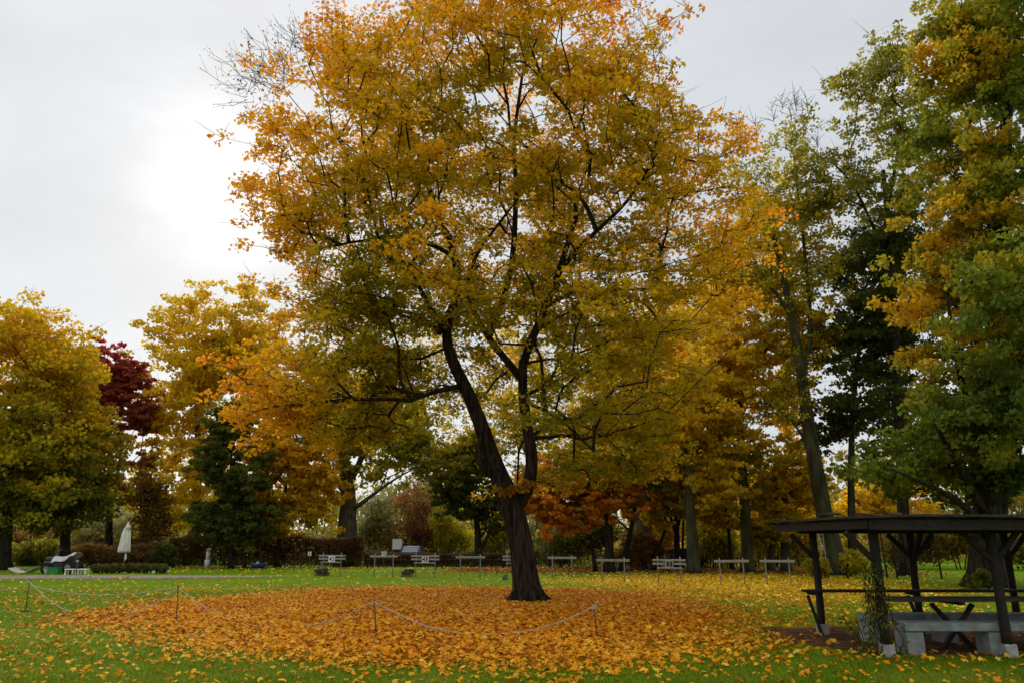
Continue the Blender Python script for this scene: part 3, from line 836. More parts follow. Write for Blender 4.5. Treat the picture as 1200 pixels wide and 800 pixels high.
tree('holly_tree', 'dark green cone shaped evergreen standing in front of the brown hedge', 53, [(271, 663), (271, 640), (270, 580), (272, 500)], .17, .06,
     [(268, 500, 22, 24), (258, 540, 26, 30), (288, 552, 26, 40), (256, 590, 32, 34), (292, 600, 28, 30), (270, 618, 36, 18)], DARKG, 300, 15000, .2, trunks=(([(287, 663), (286, 640), (284, 590)], .15, .06), ([(307, 663), (305, 640), (298, 600)], .12, .06)), tw=(.3, .15, .2))
tree('maple_tree', 'orange yellow maple with drooping branches left of the stout oak', 56, [(325, 663), (326, 640), (332, 590), (340, 540)], .2, .08,
     [(325, 560, 36, 46), (345, 525, 32, 36), (322, 608, 34, 28), (362, 590, 20, 34), (308, 522, 25, 28), (376, 572, 22, 40)], [(.26, .18, .009), (.52, .33, .011), (.74, .42, .013), (.80, .44, .015)], 340, 17000, .21, tw=(.4, .2, .25))
tree('oak_tree', 'stout grey oak trunk with broken limbs behind the hedge', 59, [(405, 664), (406, 625), (409, 585), (406, 560), (402, 538)], .88, .42,
     [(400, 485, 58, 52), (445, 515, 46, 42), (470, 495, 38, 48), (432, 465, 48, 42), (368, 500, 28, 38), (500, 520, 30, 40), (482, 545, 20, 15)], YGREEN, 420, 15000, .24,
     limbs=(([(408, 580, -.4), (395, 565, -.6), (386, 552, -.8), (376, 535, -1)], .3, .12), ([(415, 595, -.3), (428, 586, -.6), (445, 573, -.9), (470, 556, -1.2), (488, 548, -1.3)], .2, .03), ([(406, 545), (398, 530), (390, 500), (385, 470)], .3, .1), ([(412, 560), (420, 545), (430, 520), (440, 480)], .28, .1)), bark='bark_grey', tw=(.3, .3, .2))
tree('oak_tree', 'dark green and yellow leaning tree just left of the big maple trunk', 57, [(561, 662), (560, 640), (559, 610), (552, 575)], .32, .14,
     [(550, 578, 34, 32), (540, 545, 28, 28), (572, 600, 22, 26), (525, 560, 20, 24), (560, 530, 26, 24)], [(.06, .07, .012), (.12, .13, .014), (.26, .22, .016), (.54, .40, .016)], 280, 11000, .22,
     limbs=(([(562, 645), (572, 630), (575, 612)], .16, .08),), tw=(.05, .6, .2))
tree('red_maple', 'small russet red maple with a dark trunk behind the wire fence', 46, [(714, 666), (714, 630), (713, 605), (710, 585)], .34, .15,
     [(680, 580, 46, 30), (650, 600, 28, 26), (718, 585, 36, 22), (690, 552, 42, 24), (640, 572, 26, 30), (668, 618, 30, 20), (625, 585, 18, 26)], RED, 320, 14000, .2,
     limbs=(([(713, 600), (695, 585), (670, 575)], .12, .05),), tw=(.35, .25, .3), flat=.35)
tree('ash_tree', 'thin dark stem leaning left between the red maple and big trunk', 47, [(698, 664), (693, 635), (688, 610), (682, 575)], .13, .06,
     [(680, 540, 28, 26), (700, 520, 30, 26)], YGREEN, 110, 4200, .2)
tree('ash_tree', 'dark stem leaning right against the pale poplar trunk', 47, [(727, 666), (733, 645), (740, 618), (746, 580)], .19, .1,
     [(752, 545, 36, 34), (738, 520, 30, 30)], YGREEN, 150, 6500, .2, limbs=(([(739, 622), (728, 612), (718, 604)], .08, .03),))
tree('poplar_tree', 'massive pale grey poplar trunk with brown creeper around its foot', 51, [(751, 664), (751, 620), (752, 560), (753, 480), (756, 400)], .82, .4,
     [(762, 430, 56, 66), (792, 385, 48, 56), (740, 485, 46, 46), (782, 500, 56, 42), (720, 420, 40, 50)], YELL, 420, 17000, .22, bark='bark_pale', tw=(.35, .2, .2))
tree('hazel_tree', 'thin crooked sapling leaning right beside the black covered cart', 48, [(763, 662), (770, 645), (776, 630), (782, 612)], .12, .07,
     [(785, 588, 22, 22), (770, 600, 14, 16)], YELL, 90, 3500, .18)
tree('alder_tree', 'several dark upright stems growing behind the black covered cart', 52, [(793, 662), (793, 630), (792, 600), (796, 560)], .26, .1,
     [(790, 545, 34, 34), (815, 560, 28, 30), (770, 560, 20, 24)], YELL, 220, 9000, .2, tw=(.5, .15, .25), trunks=(([(800, 662), (800, 625), (802, 590)], .1, .06),), limbs=(([(792, 625), (785, 605), (783, 575)], .12, .05), ([(794, 618), (798, 600), (800, 575)], .12, .05)))
tree('lime_tree', 'dark moss covered trunk right beside the black covered cart', 44, [(813, 668), (811, 630), (808, 580), (803, 520), (800, 450)], .36, .16,
     [(800, 478, 56, 46), (832, 440, 54, 46), (780, 530, 38, 32), (848, 525, 42, 36), (830, 575, 34, 18)], YELL, 400, 15000, .2, bark='bark_moss', tw=(.42, .15, .28), flat=.35,
     limbs=(([(809, 600), (800, 590), (792, 575)], .12, .05),))
tree('lime_tree', 'mossy straight trunk with yellow leaves behind the rails right of number 39', 46, [(876, 667), (875, 630), (872, 580), (868, 520), (866, 450)], .38, .16,
     [(870, 470, 60, 46), (902, 420, 48, 46), (852, 395, 42, 46), (890, 545, 50, 32), (930, 500, 38, 38), (862, 330, 36, 46), (905, 330, 44, 56), (940, 385, 38, 50), (890, 260, 26, 34)], YELL, 480, 21000, .2, bark='bark_moss', tw=(.46, .2, .28), flat=.35)
tree('lime_tree', 'slim dark leaning stem left of the mossy straight trunk', 50, [(858, 666), (855, 640), (853, 610), (845, 570)], .15, .09,
     [(845, 560, 28, 26), (838, 600, 22, 16)], YELL, 120, 5000, .19, flat=.35)
tree('lime_tree', 'pair of dark trunks in yellow leaves left of the picnic shelter', 47, [(903, 669), (905, 640), (908, 600), (912, 550)], .22, .12,
     [(915, 575, 34, 32), (898, 618, 28, 18), (940, 560, 28, 30), (930, 610, 24, 18)], YELL, 260, 11000, .19, tw=(.5, .15, .25), trunks=(([(921, 671), (920, 640), (919, 600), (921, 540)], .3, .16),), flat=.35, bark='bark_moss')
tree('ash_tree', 'very tall pale grey leaning trunk with thin yellow crown behind the shelter', 42, [(986, 674), (976, 640), (966, 605), (953, 530), (938, 430), (928, 370), (915, 310), (900, 250)], .52, .10,
     [(920, 250, 56, 62), (898, 200, 36, 42), (930, 168, 30, 38), (880, 300, 38, 46), (940, 320, 46, 46), (930, 400, 46, 52), (915, 470, 40, 40), (955, 250, 30, 40)], [(.17, .16, .014), (.30, .27, .02), (.48, .39, .022), (.64, .44, .018)], 420, 9000, .165,
     limbs=(([(940, 445), (950, 400), (948, 340), (940, 270), (930, 180)], .16, .05), ([(928, 370), (910, 345), (890, 320), (870, 270)], .14, .04), ([(955, 540), (935, 500), (915, 480), (895, 470)], .1, .04), ([(966, 605, -.6), (958, 560, -.8), (955, 545, -1)], .2, .12)),
     bark='bark_moss', tw=(.72, -.12, .25), shell=.45, bare_tips=[(925, 118, 0), (905, 125, 1), (940, 128, -1), (915, 112, .5), (868, 160, 0), (850, 165, 1), (885, 145, 0), (955, 150, 0), (930, 108, 1), (945, 115, 0)], tip=.009)
tree('robinia_tree', 'tall airy olive green tree with arching branches against the grey sky', 41, [(1062, 676), (1058, 600), (1052, 450), (1046, 320), (1035, 200)], .32, .12,
     [(1030, 92, 46, 40), (1000, 142, 30, 24), (1062, 150, 46, 56), (985, 108, 20, 16), (1010, 220, 50, 40), (962, 232, 32, 34), (1062, 225, 42, 56), (1045, 60, 34, 22), (980, 190, 30, 24)], OLIVE, 400, 10500, .165,
     limbs=(([(1046, 330), (1025, 270), (1000, 215), (975, 190)], .12, .05), ([(1040, 250), (1050, 190), (1060, 120)], .12, .05)), tw=(.45, .1, .25), shell=.5, flat=.4)
tree('holly_oak', 'slim trunk carrying a dense dark green crown beside the tall ash', 43, [(999, 671), (998, 620), (997, 550), (1000, 470), (1010, 380)], .24, .1,
     [(1010, 400, 54, 56), (1022, 330, 54, 54), (1042, 275, 40, 40), (1000, 475, 46, 44), (1052, 480, 44, 40), (1042, 385, 46, 56), (985, 500, 36, 22)], DARKG, 420, 20000, .19, tw=(.32, .05, .3), bark='bark_moss')
tree('maple_tree', 'huge green maple with orange outer sprays and thick trunk behind the shelter', 30.5, [(1158, 692), (1158, 640), (1160, 580), (1166, 460), (1172, 320), (1180, 120)], .66, .22,
     [(1150, 100, 62, 100), (1185, 250, 100, 105), (1130, 350, 62, 62), (1172, 450, 92, 82), (1112, 480, 50, 46), (1205, 560, 62, 34), (1125, 210, 48, 56), (1215, 20, 105, 110), (1118, 50, 32, 46), (1092, 558, 46, 18), (1045, 545, 42, 20), (1085, 518, 40, 28), (1260, 300, 50, 120), (1160, 530, 70, 40), (1190, 380, 60, 60, -4), (1185, 480, 50, 50, -4)], BRIGHTG, 1100, 76000, .165,
     limbs=(([(1152, 612, -.4), (1128, 590, -1), (1098, 572, -1.6), (1060, 556, -2), (1042, 548, -2.2)], .17, .03), ([(1154, 600, -.5), (1130, 560, -1), (1105, 515, -1.6), (1085, 470, -2)], .18, .05), ([(1162, 560, -.5), (1140, 500, -1.4), (1120, 420, -2), (1110, 350, -2.4)], .2, .06), ([(1160, 590, -.4), (1180, 540, -1), (1200, 480, -1.5)], .18, .06)),
     tw=(.36, .02, .34), flat=.6, shell=.34, accents=[(1180, 150, 40), (1075, 185, 36), (1110, 240, 46), (1200, 235, 44), (1150, 335, 44), (1192, 430, 46), (1130, 400, 26), (1140, 560, 40), (1195, 520, 46), (1165, 60, 26), (1120, 20, 22), (1190, 600, 30)])
tree('maple_tree', 'bright yellow tree in the gap above the shelter roof', 60, [(1050, 672), (1050, 640), (1048, 600)], .22, .1,
     [(1045, 600, 42, 34), (1000, 610, 26, 28), (1085, 622, 30, 22), (1020, 585, 26, 26)], YELL, 220, 9000, .24, tw=(.45, .2, .2), bark='bark_pale')

tree('maple_tree', 'yellow maple glimpsed between the forked stems of the big tree', 62, [(642, 666), (640, 620), (628, 560), (600, 490)], .28, .1,
     [(500, 430, 44, 46), (560, 480, 46, 42), (622, 470, 44, 56), (662, 520, 50, 40), (600, 400, 48, 38), (540, 540, 36, 24), (700, 470, 50, 60), (640, 420, 44, 40)], YELL, 300, 9000, .21, tw=(.35, .2, .25), bark='bark_grey')

# ------------------------------------------------------------------ shrubs, hedges, woods
def shrub(label, Y, blobs, cols, nleaf=5000, size=.18, stems=5, kind='shrub', tw=(.3, .25, .2), tip=.012, gap=0, cat='shrub', flat=.8, nclus=160):
    cx = np.mean([b[0] for b in blobs])
    root = empty(kind, (P(cx, 660, Y).x, Y, 0), label, cat)
    bl = px_blobs(blobs, Y)
    pts_ = in_blobs(bl, nclus, .4, .3, len(bpy.data.objects) % 11)
    pts_[:, 2] = np.abs(pts_[:, 2]) + .05
    nodes, parents, plen, mb = [], [], [], MB()
    lo, hi = min(b[0][0] - b[1][0] * .5 for b in bl), max(b[0][0] + b[1][0] * .5 for b in bl)
    top = max(b[0][2] for b in bl)
    for k in range(stems):
        x0 = random.uniform(lo, hi); p = Vector((x0, Y + random.uniform(-.6, .6), -.1))
        q = p + Vector((random.uniform(-.5, .5), 0, top * random.uniform(.6, 1)))
        path = smooth_path([p, p.lerp(q, .5) + Vector((random.uniform(-.15, .15), 0, 0)), q], .5)
        MB().tube(path, [0.05 - 0.03 * i / len(path) for i in range(len(path))], 5).build('stem', M['twig'], root)
        st = len(nodes)
        for w in path: nodes.append(tuple(w)); parents.append(max(st, len(nodes) - 2)); plen.append(w.z)
    A, par, tips = dendrite(nodes, parents, plen, pts_, .25, .6, .1)
    branch_mesh(A, par, len(nodes), tip, 2.3, mb, .04)
    T = A[tips]
    for q in T[:gap]:
        for _ in range(4):
            d = Vector(rng.normal(size=3)) * .5; d.z = abs(d.z)
            mb.tube([q, Vector(q) + d], [.012, .004], 3, cap=False)
    mb.build('branches', M['twig'], root)
    zl, zh = 0, T[:, 2].max(); sd = len(bpy.data.objects) % 7
    f = lambda p: tw[0] + tw[1] * p[:, 2] / zh + tw[2] * wob(p, 1.4, sd) + .1 * rng.normal(size=len(p))
    k = T
    o = crown_of(root, k, int(nleaf * 1.1), np.mean([np.mean(b[1]) for b in bl]) * .22, flat, size * 1.25, cols, f, OVAL, .2, name='foliage')
    return root
shrub('pinkish brown bare bush behind the far left trunk', 64, [(45, 632, 34, 20), (20, 640, 24, 18)], BROWN, 4200, gap=120, tw=(.5, .3, .2))
shrub('low olive green bush between the two golden maple trunks', 60, [(35, 648, 26, 13), (58, 646, 18, 12)], OLIVE, 4200)
shrub('tall grey green bush left of the closed parasol', 70, [(115, 622, 28, 26), (98, 640, 20, 18), (140, 618, 18, 24)], GREYG, 5600, gap=100)
shrub('grey green thicket behind the closed parasol', 68, [(165, 625, 24, 26), (150, 642, 18, 16)], GREYG, 4200, gap=120)
shrub('rusty brown hedge bush left of the parasol pole', 57, [(100, 650, 22, 12), (125, 651, 20, 11), (85, 652, 14, 10)], BROWN, 5000, size=.16)
shrub('rusty brown hedge bush right of the parasol pole', 57, [(155, 651, 20, 12), (175, 650, 18, 13)], BROWN, 4600, size=.16)
shrub('reddish brown upright shrub with thin bare stems beside the parasol', 60, [(180, 600, 18, 40), (172, 575, 14, 24), (190, 630, 10, 22)], [(.10, .05, .015), (.2, .10, .02), (.28, .15, .02), (.3, .18, .02)], 3600, stems=8, gap=140)
shrub('very dark bush at the left end of the brown hedge', 55, [(190, 648, 10, 13), (198, 652, 8, 11)], DARKG, 2400, size=.16)
shrub('grey green feathery bush right of the stout oak', 68, [(446, 605, 26, 42), (432, 630, 20, 24)], GREYG, 5000, gap=150)
shrub('rust brown twiggy bush behind the white notice board', 66, [(492, 600, 28, 44), (478, 630, 24, 22), (508, 630, 20, 24)], [(.12, .075, .03), (.23, .11, .04), (.33, .13, .04), (.26, .19, .055)], 5200, gap=260, stems=9)
shrub('green bush with yellow leaves behind the number 41 bench', 64, [(530, 632, 24, 20), (520, 610, 16, 18)], YGREEN, 3800)
shrub('yellow green young tree bush behind the empty rail near the big trunk', 62, [(590, 620, 20, 28), (575, 640, 18, 16)], YGREEN, 3800)
shrub('pale grey scrub seen right of the big maple trunk', 72, [(632, 625, 22, 24), (650, 640, 20, 14)], GREYG, 3600, gap=140)
shrub('fresh green bush under the red maple', 54, [(672, 632, 32, 22), (700, 622, 22, 24), (655, 645, 20, 12)], [(.05, .06, .008), (.10, .11, .012), (.18, .17, .016), (.3, .24, .02)], 6000)
shrub('brown creeper bush around the foot of the pale poplar trunk', 49.4, [(748, 640, 20, 22), (765, 650, 14, 12), (735, 652, 10, 10)], BROWN, 4600, size=.15, tw=(.45, .1, .2), gap=60)
shrub('bright yellow bush between poplar and black cart', 56, [(770, 612, 16, 30), (780, 630, 14, 18)], YELL, 3600, tw=(.5, .2, .2))
shrub('tall yellow green bush between the mossy trunks', 55, [(838, 600, 26, 34), (850, 575, 20, 24)], YELL, 5200, tw=(.45, .2, .2), gap=60)  # this and the next three bushes: added to lighten the dark gaps between trunks
shrub('tall golden bush left of the pair of dark trunks', 57, [(888, 605, 26, 34), (895, 575, 22, 24)], YELL, 5200, tw=(.5, .2, .2), gap=60)
shrub('tall golden bush right of the pair of dark trunks', 56, [(945, 605, 28, 34), (940, 575, 24, 22)], YELL, 5600, tw=(.5, .2, .2), gap=60)
shrub('yellow green bush right of the pale poplar trunk', 58, [(800, 600, 24, 36), (815, 580, 20, 24)], YELL, 5000, tw=(.4, .2, .2), gap=60)
shrub('yellow undergrowth bush behind the rails right of the black cart', 54, [(838, 635, 24, 22), (850, 648, 18, 12)], YGREEN, 4200, gap=60)
shrub('yellow undergrowth bush behind the mossy straight trunk', 56, [(890, 640, 22, 20), (925, 636, 22, 22)], YELL, 4400, gap=60)
shrub('olive thicket with orange leaves behind the middle shelter posts', 52, [(1085, 635, 40, 22), (1050, 645, 26, 14), (1120, 630, 24, 22)], [(.08, .07, .01), (.15, .12, .012), (.28, .17, .014), (.34, .16, .014)], 7000, gap=40)
shrub('olive bush at the right edge behind the shelter', 50, [(1190, 640, 30, 20), (1230, 636, 40, 26)], OLIVE, 4600)
shrub('yellow leaved low bush left of the ivy covered post', 38, [(958, 664, 14, 9), (1000, 660, 14, 12)], YGREEN, 2600, size=.15)
shrub('dark leafy seedling at the foot of the big maple behind the shelter', 29, [(1150, 678, 12, 8), (1142, 684, 8, 6)], DARKG, 900, size=.16, stems=1, nclus=60)

# brown hedge with a greener foot
def hedge(name, label, x0, x1, Y, h, cols, foot, n):
    root = empty(name, ((x0 + x1) / 2, Y, 0), label, 'hedge')
    mb = MB()
    for i in range(int((x1 - x0) / .35)):
        p = Vector((x0 + i * .35 + random.uniform(-.1, .1), Y + random.uniform(-.25, .25), -.05))
        q = p + Vector((random.uniform(-.25, .25), random.uniform(-.2, .2), h * random.uniform(.75, 1.0)))
        mb.tube([p, p.lerp(q, .5) + Vector((random.uniform(-.1, .1), 0, 0)), q], [.022, .016, .006], 4, cap=False)
    tag(mb.build('stems', M['twig'], root), kind='stuff')
    x = rng.uniform(x0, x1, n); z = rng.uniform(.02, 1, n) ** .85
    top = h * (1 + .13 * wob(np.c_[x, x * 0, x * 0], 1.6, 3))
    p = np.c_[x, Y + rng.uniform(-.5, .5, n), z * top + rng.normal(0, .03, n)]
    t = np.clip(.45 + .3 * wob(p, .9, 5) + .15 * rng.normal(size=n), 0, 1)
    c = ramp(t, cols)
    ft = p[:, 2] < h * (.36 + .12 * wob(p, 1.1, 2))
    c[ft] = ramp(t, foot)[ft]
    ok = wob(p, .5, 7) > -.75
    c *= rng.uniform(.7, 1.2, (n, 1))
    cards('foliage', M['leaf'], p[ok], rng.normal(size=(ok.sum(), 3)), rng.uniform(0, 6.28, ok.sum()), .15 * rng.uniform(.6, 1.2, ok.sum()), c[ok], OVAL, root)
    return root
HB = [(0.07, 0.038, 0.018), (0.13, 0.066, 0.025), (0.2, 0.095, 0.032), (0.29, 0.17, 0.045)]
HF = [(.05, .05, .01), (.11, .10, .016), (.20, .16, .02), (.32, .23, .022)]
hedge('beech_hedge', 'long clipped brown beech hedge behind the white post and blue tub', P(196, 660, 57).x, P(424, 660, 57).x, 57, 2.05, HB, HF, 26000)
hedge('beech_hedge', 'ragged brown hedge below the white notice board and numbered benches', P(424, 660, 57).x + .1, P(612, 660, 57).x, 57.4, 0.92, HB, HF, 13000)
hedge('beech_hedge', 'low olive hedge running right behind the wire fence', P(612, 660, 57).x + .1, P(1010, 660, 57).x, 58, 1.15, [(.04, .03, .012), (.08, .06, .015), (.13, .09, .018), (.2, .13, .02)], HF, 16000)

# far woods: one mass that closes the view
n = 60000
cl = np.c_[rng.uniform(-105, 105, 900), rng.uniform(84, 118, 900), np.zeros(900)]
hgt = 7.0 + 1.6 * wob(cl, 9, 2) + 1.5 * rng.random(900)
hgt = np.where(cl[:, 0] > 12, hgt + 4.0, hgt)
cl[:, 2] = rng.random(900) ** .8 * hgt
k = rng.integers(900, size=n)
p = cl[k] + rng.normal(size=(n, 3)) * (1.1, 1.1, .8); p[:, 2] = np.abs(p[:, 2])
t = .45 + .35 * wob(p, 7, 6) + .1 * rng.normal(size=n)
wc = ramp(t, [(.15, .14, .03), (.25, .20, .03), (.36, .26, .025), (.55, .38, .025)]) * rng.uniform(.75, 1.2, (n, 1))
tag(cards('woods', M['leaf'], p, rng.normal(size=(n, 3)) + (0, 0, .3), rng.uniform(0, 6.28, n), rng.uniform(.45, .85, n), wc, OVAL), kind='stuff')
mb = MB()
for i in range(90):
    x_, y_ = random.uniform(-95, 95), random.uniform(82, 100)
    h_ = random.uniform(4, 8)
    mb.tube([(x_, y_, -.2), (x_ + random.uniform(-.5, .5), y_, h_ * .5), (x_ + random.uniform(-1, 1), y_, h_)], [random.uniform(.12, .3), .12, .05], 5, cap=False)
tag(mb.build('woods_stems', M['twig']), kind='stuff')

# undergrowth: a low tangle nobody could count closes the view between the trunks
n = 30000
cl = np.c_[rng.uniform(-62, 66, 700), rng.uniform(66, 80, 700), np.zeros(700)]
uh = np.clip(2.6 + 1.3 * wob(cl, 5, 4) + rng.random(700), .8, 5)
cl[:, 2] = rng.random(700) * uh
k = rng.integers(700, size=n)
p = cl[k] + rng.normal(size=(n, 3)) * (.9, .8, .45); p[:, 2] = np.abs(p[:, 2])
t = .45 + .3 * wob(p, 4, 9) + .13 * rng.normal(size=n)
uc = ramp(t, [(.12, .11, .03), (.22, .18, .035), (.33, .26, .04), (.50, .36, .03)]) * rng.uniform(.75, 1.2, (n, 1))
tag(cards('undergrowth', M['leaf'], p, rng.normal(size=(n, 3)), rng.uniform(0, 6.28, n), rng.uniform(.2, .42, n), uc, OVAL), kind='stuff')

# ------------------------------------------------------------------ wire fence
fence = empty('wire_fence', (0, 53, 0), 'wire fence on dark posts running behind the benches and rails', 'fence')
fp = []
for px in (431, 470, 512, 535, 590, 644, 704, 722, 770, 826, 884, 940):
    base = Vector((P(px, 660, 53).x, 53 - 0.004 * max(0, px - 640), 0)); fp.append(base)
    big = px in (644, 590)
    hgt_ = 1.75 if big else random.uniform(1.3, 1.5)
    MB().tube([base + Vector((0, 0, -.1)), base + Vector((random.uniform(-.03, .03), 0, hgt_))], .075 if big else .035, 8).build('post', M['wood_dark'], fence)
for k, z in enumerate((.25, .6, .95, 1.25)):
    mb = MB()
    for a, b in zip(fp[:-1], fp[1:]):
        mb.tube([a + Vector((0, -.06, z)), (a + b) / 2 + Vector((0, -.06, z - .03)), b + Vector((0, -.06, z))], .009, 3, cap=False)
    mb.build('wire', M['wire'], fence)
pole_lab = ['thin dark pole behind the ivy covered post', 'thin dark pole just left of the far middle shelter post', 'thin dark pole between the middle shelter post and thick trunk']
for lab, (px, y0) in zip(pole_lab, ((1040, 676), (1052, 677), (1104, 678))):
    b_ = G(px, y0)
    o = MB().tube([b_ + Vector((0, 0, -.1)), b_ + Vector((-.06, 0, 1.4)), b_ + Vector((-.1, 0, 3.0))], [.05, .045, .04], 6, jitter=.1).build('fence_pole', M['wood_dark'], None, b_)
    tag(o, lab, 'pole', 'thin poles behind the shelter')

# ------------------------------------------------------------------ numbered benches and rails
def text_mesh(s, size):
    cu = bpy.data.curves.new('lettering', 'FONT'); cu.body = s; cu.size = size; cu.align_x = 'CENTER'; cu.align_y = 'CENTER'; cu.extrude = .002; cu.offset = size * .012
    tmp = bpy.data.objects.new('lettering', cu); COL.objects.link(tmp)
    dg = bpy.context.evaluated_depsgraph_get()
    mesh = bpy.data.meshes.new_from_object(tmp.evaluated_get(dg))
    bpy.data.objects.remove(tmp); bpy.data.curves.remove(cu)
    mesh.name = 'lettering'; mesh.materials.clear()
    return mesh
W = 1.42
bench = empty('bench', (0, 0, 0))
rail = empty('hitching_rail', (0, 0, 0))
for sx in (-.48, .48):
    MB().tube([(sx, 0, -.25), (sx, 0, 1.17)], .024, 6).build('post', M['steel'], bench)
    MB().tube([(sx, 0, -.25), (sx, 0, 1.13)], .024, 6).build('post', M['steel'], rail)
for z, w in ((1.02, W), (.87, W)):
    MB().beam((-w / 2, -.045, z), (w / 2, -.045, z), .035, .085, bev=.006).build('slat', M['wood_grey'], bench)
MB().beam((-.52, -.20, .70), (.52, -.20, .70), .30, .045, bev=.006).build('seat', M['wood_grey'], bench)
for sx in (-.48, .48):
    MB().beam((sx, 0, .66), (sx, -.34, .66), .04, .035).build('seat_bracket', M['steel'], bench)
MB().beam((-W / 2, -.045, 1.0), (W / 2, -.045, 1.0), .05, .10, bev=.008).build('board', M['wood_grey'], rail)
spots = [('b', 388, 674.5, 0, '42'), ('r', 449, 675.5, 0, None), ('b', 498, 676, 0, '41'), ('r', 551, 678, 0, None), ('b', 606, 677, 0, None), ('r', 659, 676.5, -.05, None), ('r', 719, 683, -.06, None), ('b', 785, 682.5, -.08, '39'), ('r', 859, 684, -.08, None), ('r', 913, 684, -.08, None)]
lab_r = ['grey plank rail on two thin posts between the benches numbered 42 and 41', 'grey plank rail on two thin posts just left of the big maple trunk', 'grey plank rail in front of the fence just right of the big maple trunk',
         'grey plank rail standing left of the number 39 bench', 'grey plank rail standing right of the number 39 bench', 'grey plank rail nearest the picnic shelter']
lab_b = {'42': 'grey slatted bench with number plate 42 left of the lawn centre', '41': 'grey slatted bench with number plate 41 right of the white notice board', '39': 'grey slatted bench with number plate 39 before the black cart', None: 'grey slatted bench half hidden behind the big maple trunk'}
ir = 0; used_b = used_r = False
for kind, px, py, dz, num in spots:
    g = G(px, py)
    if kind == 'b':
        o = copy_tree(bench) if used_b else bench; used_b = True
        tag(o, lab_b[num], 'bench', 'numbered benches along the lawn')
    else:
        o = copy_tree(rail) if used_r else rail; used_r = True
        tag(o, lab_r[ir], 'rail', 'plank rails along the lawn'); ir += 1
    o.location = (g.x, g.y, dz)
    o.rotation_euler = (0, random.uniform(-.012, .012), R(-4) + random.uniform(-.03, .03))
    if num:
        pl = MB().beam((-.17, -.083, .86), (.17, -.083, .86), .02, .30, bev=.004).build('number_plate', M['white'])
        pl.parent = o
        tm = link('lettering', text_mesh(num, .29), M['black'], pl)
        tm.location = (0, -.096, .86); tm.rotation_euler = (R(90), 0, 0)

# two small plates on the hedge
def small_plate(label, px, py, Y, s, w):
    p = P(px, py, Y)
    r_ = empty('sign', (p.x, Y, 0), label, 'sign')
    MB().tube([(p.x, Y, -.1), (p.x, Y, p.z + .05)], .02, 6).build('post', M['rust'], r_)
    pl = MB().beam((p.x - w / 2, Y - .03, p.z), (p.x + w / 2, Y - .03, p.z), .02, .26).build('plate', M['white'], r_)
    t_ = link('lettering', text_mesh(s, .24), M['black'], pl)
    t_.location = Vector((p.x, Y - .045, p.z)) - origin_of(r_); t_.rotation_euler = (R(90), 0, 0)
small_plate('small white plate on a stake against the brown hedge', 363, 648, 54, '6', .24)
small_plate('small white lettered plate above the rail by the notice board', 450, 648, 54, 'HK', .36)

# notice board on its dark stand
g = G(465.5, 662)
nb = empty('notice_board', (g.x, g.y, 0), 'white blank notice board on a dark cabinet stand', 'notice board')
q0, q1 = P(460, 643, g.y), P(471.5, 631, g.y)
MB().beam((q0.x, g.y - .1, (q0.z + q1.z) / 2), (q1.x, g.y - .1, (q0.z + q1.z) / 2), .07, q1.z - q0.z, bev=.01).build('panel', M['white'], nb)
fr = MB()
for z in (q0.z - .02, q1.z + .02): fr.beam((q0.x - .03, g.y - .1, z), (q1.x + .03, g.y - .1, z), .09, .05)
for x_ in (q0.x - .02, q1.x + .02): fr.beam((x_, g.y - .1, q0.z + .006), (x_, g.y - .1, q1.z - .006), .085, .045, up=(1, 0, 0))
fr.build('frame', M['steel'], nb)
MB().box((g.x, g.y, q0.z / 2 - .03), .56, .3, q0.z - .06, bev=.02).build('stand', M['wood_dark'], nb)
for sx in (-.36, .36): MB().tube([(g.x + sx, g.y - .1, -.1), (g.x + sx, g.y - .1, q0.z - .05)], .025, 6).build('leg', M['steel'], nb)

# a car parked beyond the hedge
Yc = 60.3
c0 = P(482, 645, Yc); cx, cz = c0.x, c0.z - .72
car = empty('parked_car', (cx, Yc, 0), 'blue car parked beyond the hedge, glimpsed right of the notice board', 'car')
def hull(mb, rows):
    """Closed body from cross sections: (y, [(x, z) ...])."""
    k = len(rows[0][1]); vs = [Vector((cx + x_, Yc + y_, z_)) for y_, ring in rows for x_, z_ in ring]
    fs = [(i * k + j, i * k + (j + 1) % k, (i + 1) * k + (j + 1) % k, (i + 1) * k + j) for i in range(len(rows) - 1) for j in range(k)]
    fs += [tuple(range(k - 1, -1, -1)), tuple((len(rows) - 1) * k + j for j in range(k))]
    return mb.add(vs, fs, True)
def ring(w, zb, zt, wt): return [(-w, zb), (w, zb), (w, zb + (zt - zb) * .6), (wt, zt), (-wt, zt), (-w, zb + (zt - zb) * .6)]
hull(MB(), [(-2.05, ring(.7, .35, .7, .6)), (-1.9, ring(.84, .25, .8, .7)), (-.9, ring(.88, .22, .98, .78)), (1.4, ring(.88, .22, 1.0, .8)), (2.0, ring(.8, .3, .9, .7))]).build('body', M['car_paint'], car)
hull(MB(), [(-.95, ring(.75, .95, .99, .72)), (-.2, ring(.74, .95, 1.42, .58)), (1.0, ring(.74, .95, 1.44, .6)), (1.6, ring(.7, .95, 1.02, .68))]).build('cabin', M['car_paint'], car)
hull(MB(), [(-.25, ring(.55, 1.40, 1.455, .5)), (1.0, ring(.57, 1.42, 1.475, .5))]).build('roof_panel', M['white'], car)
ws = MB(); ws.add([Vector((cx + a, Yc + b, z)) for a, b, z in ((-.6, -.93, 1.03), (.6, -.93, 1.03), (.52, -.28, 1.39), (-.52, -.28, 1.39))], [(0, 1, 2, 3)]); ws.build('windscreen', M['glass'], car)
for sx in (-.78, .78):
    for sy in (-1.25, 1.25):
        MB().tube([(cx + sx - .1, Yc + sy, .31), (cx + sx + .1, Yc + sy, .31)], .31, 14).build('wheel', M['rubber'], car)
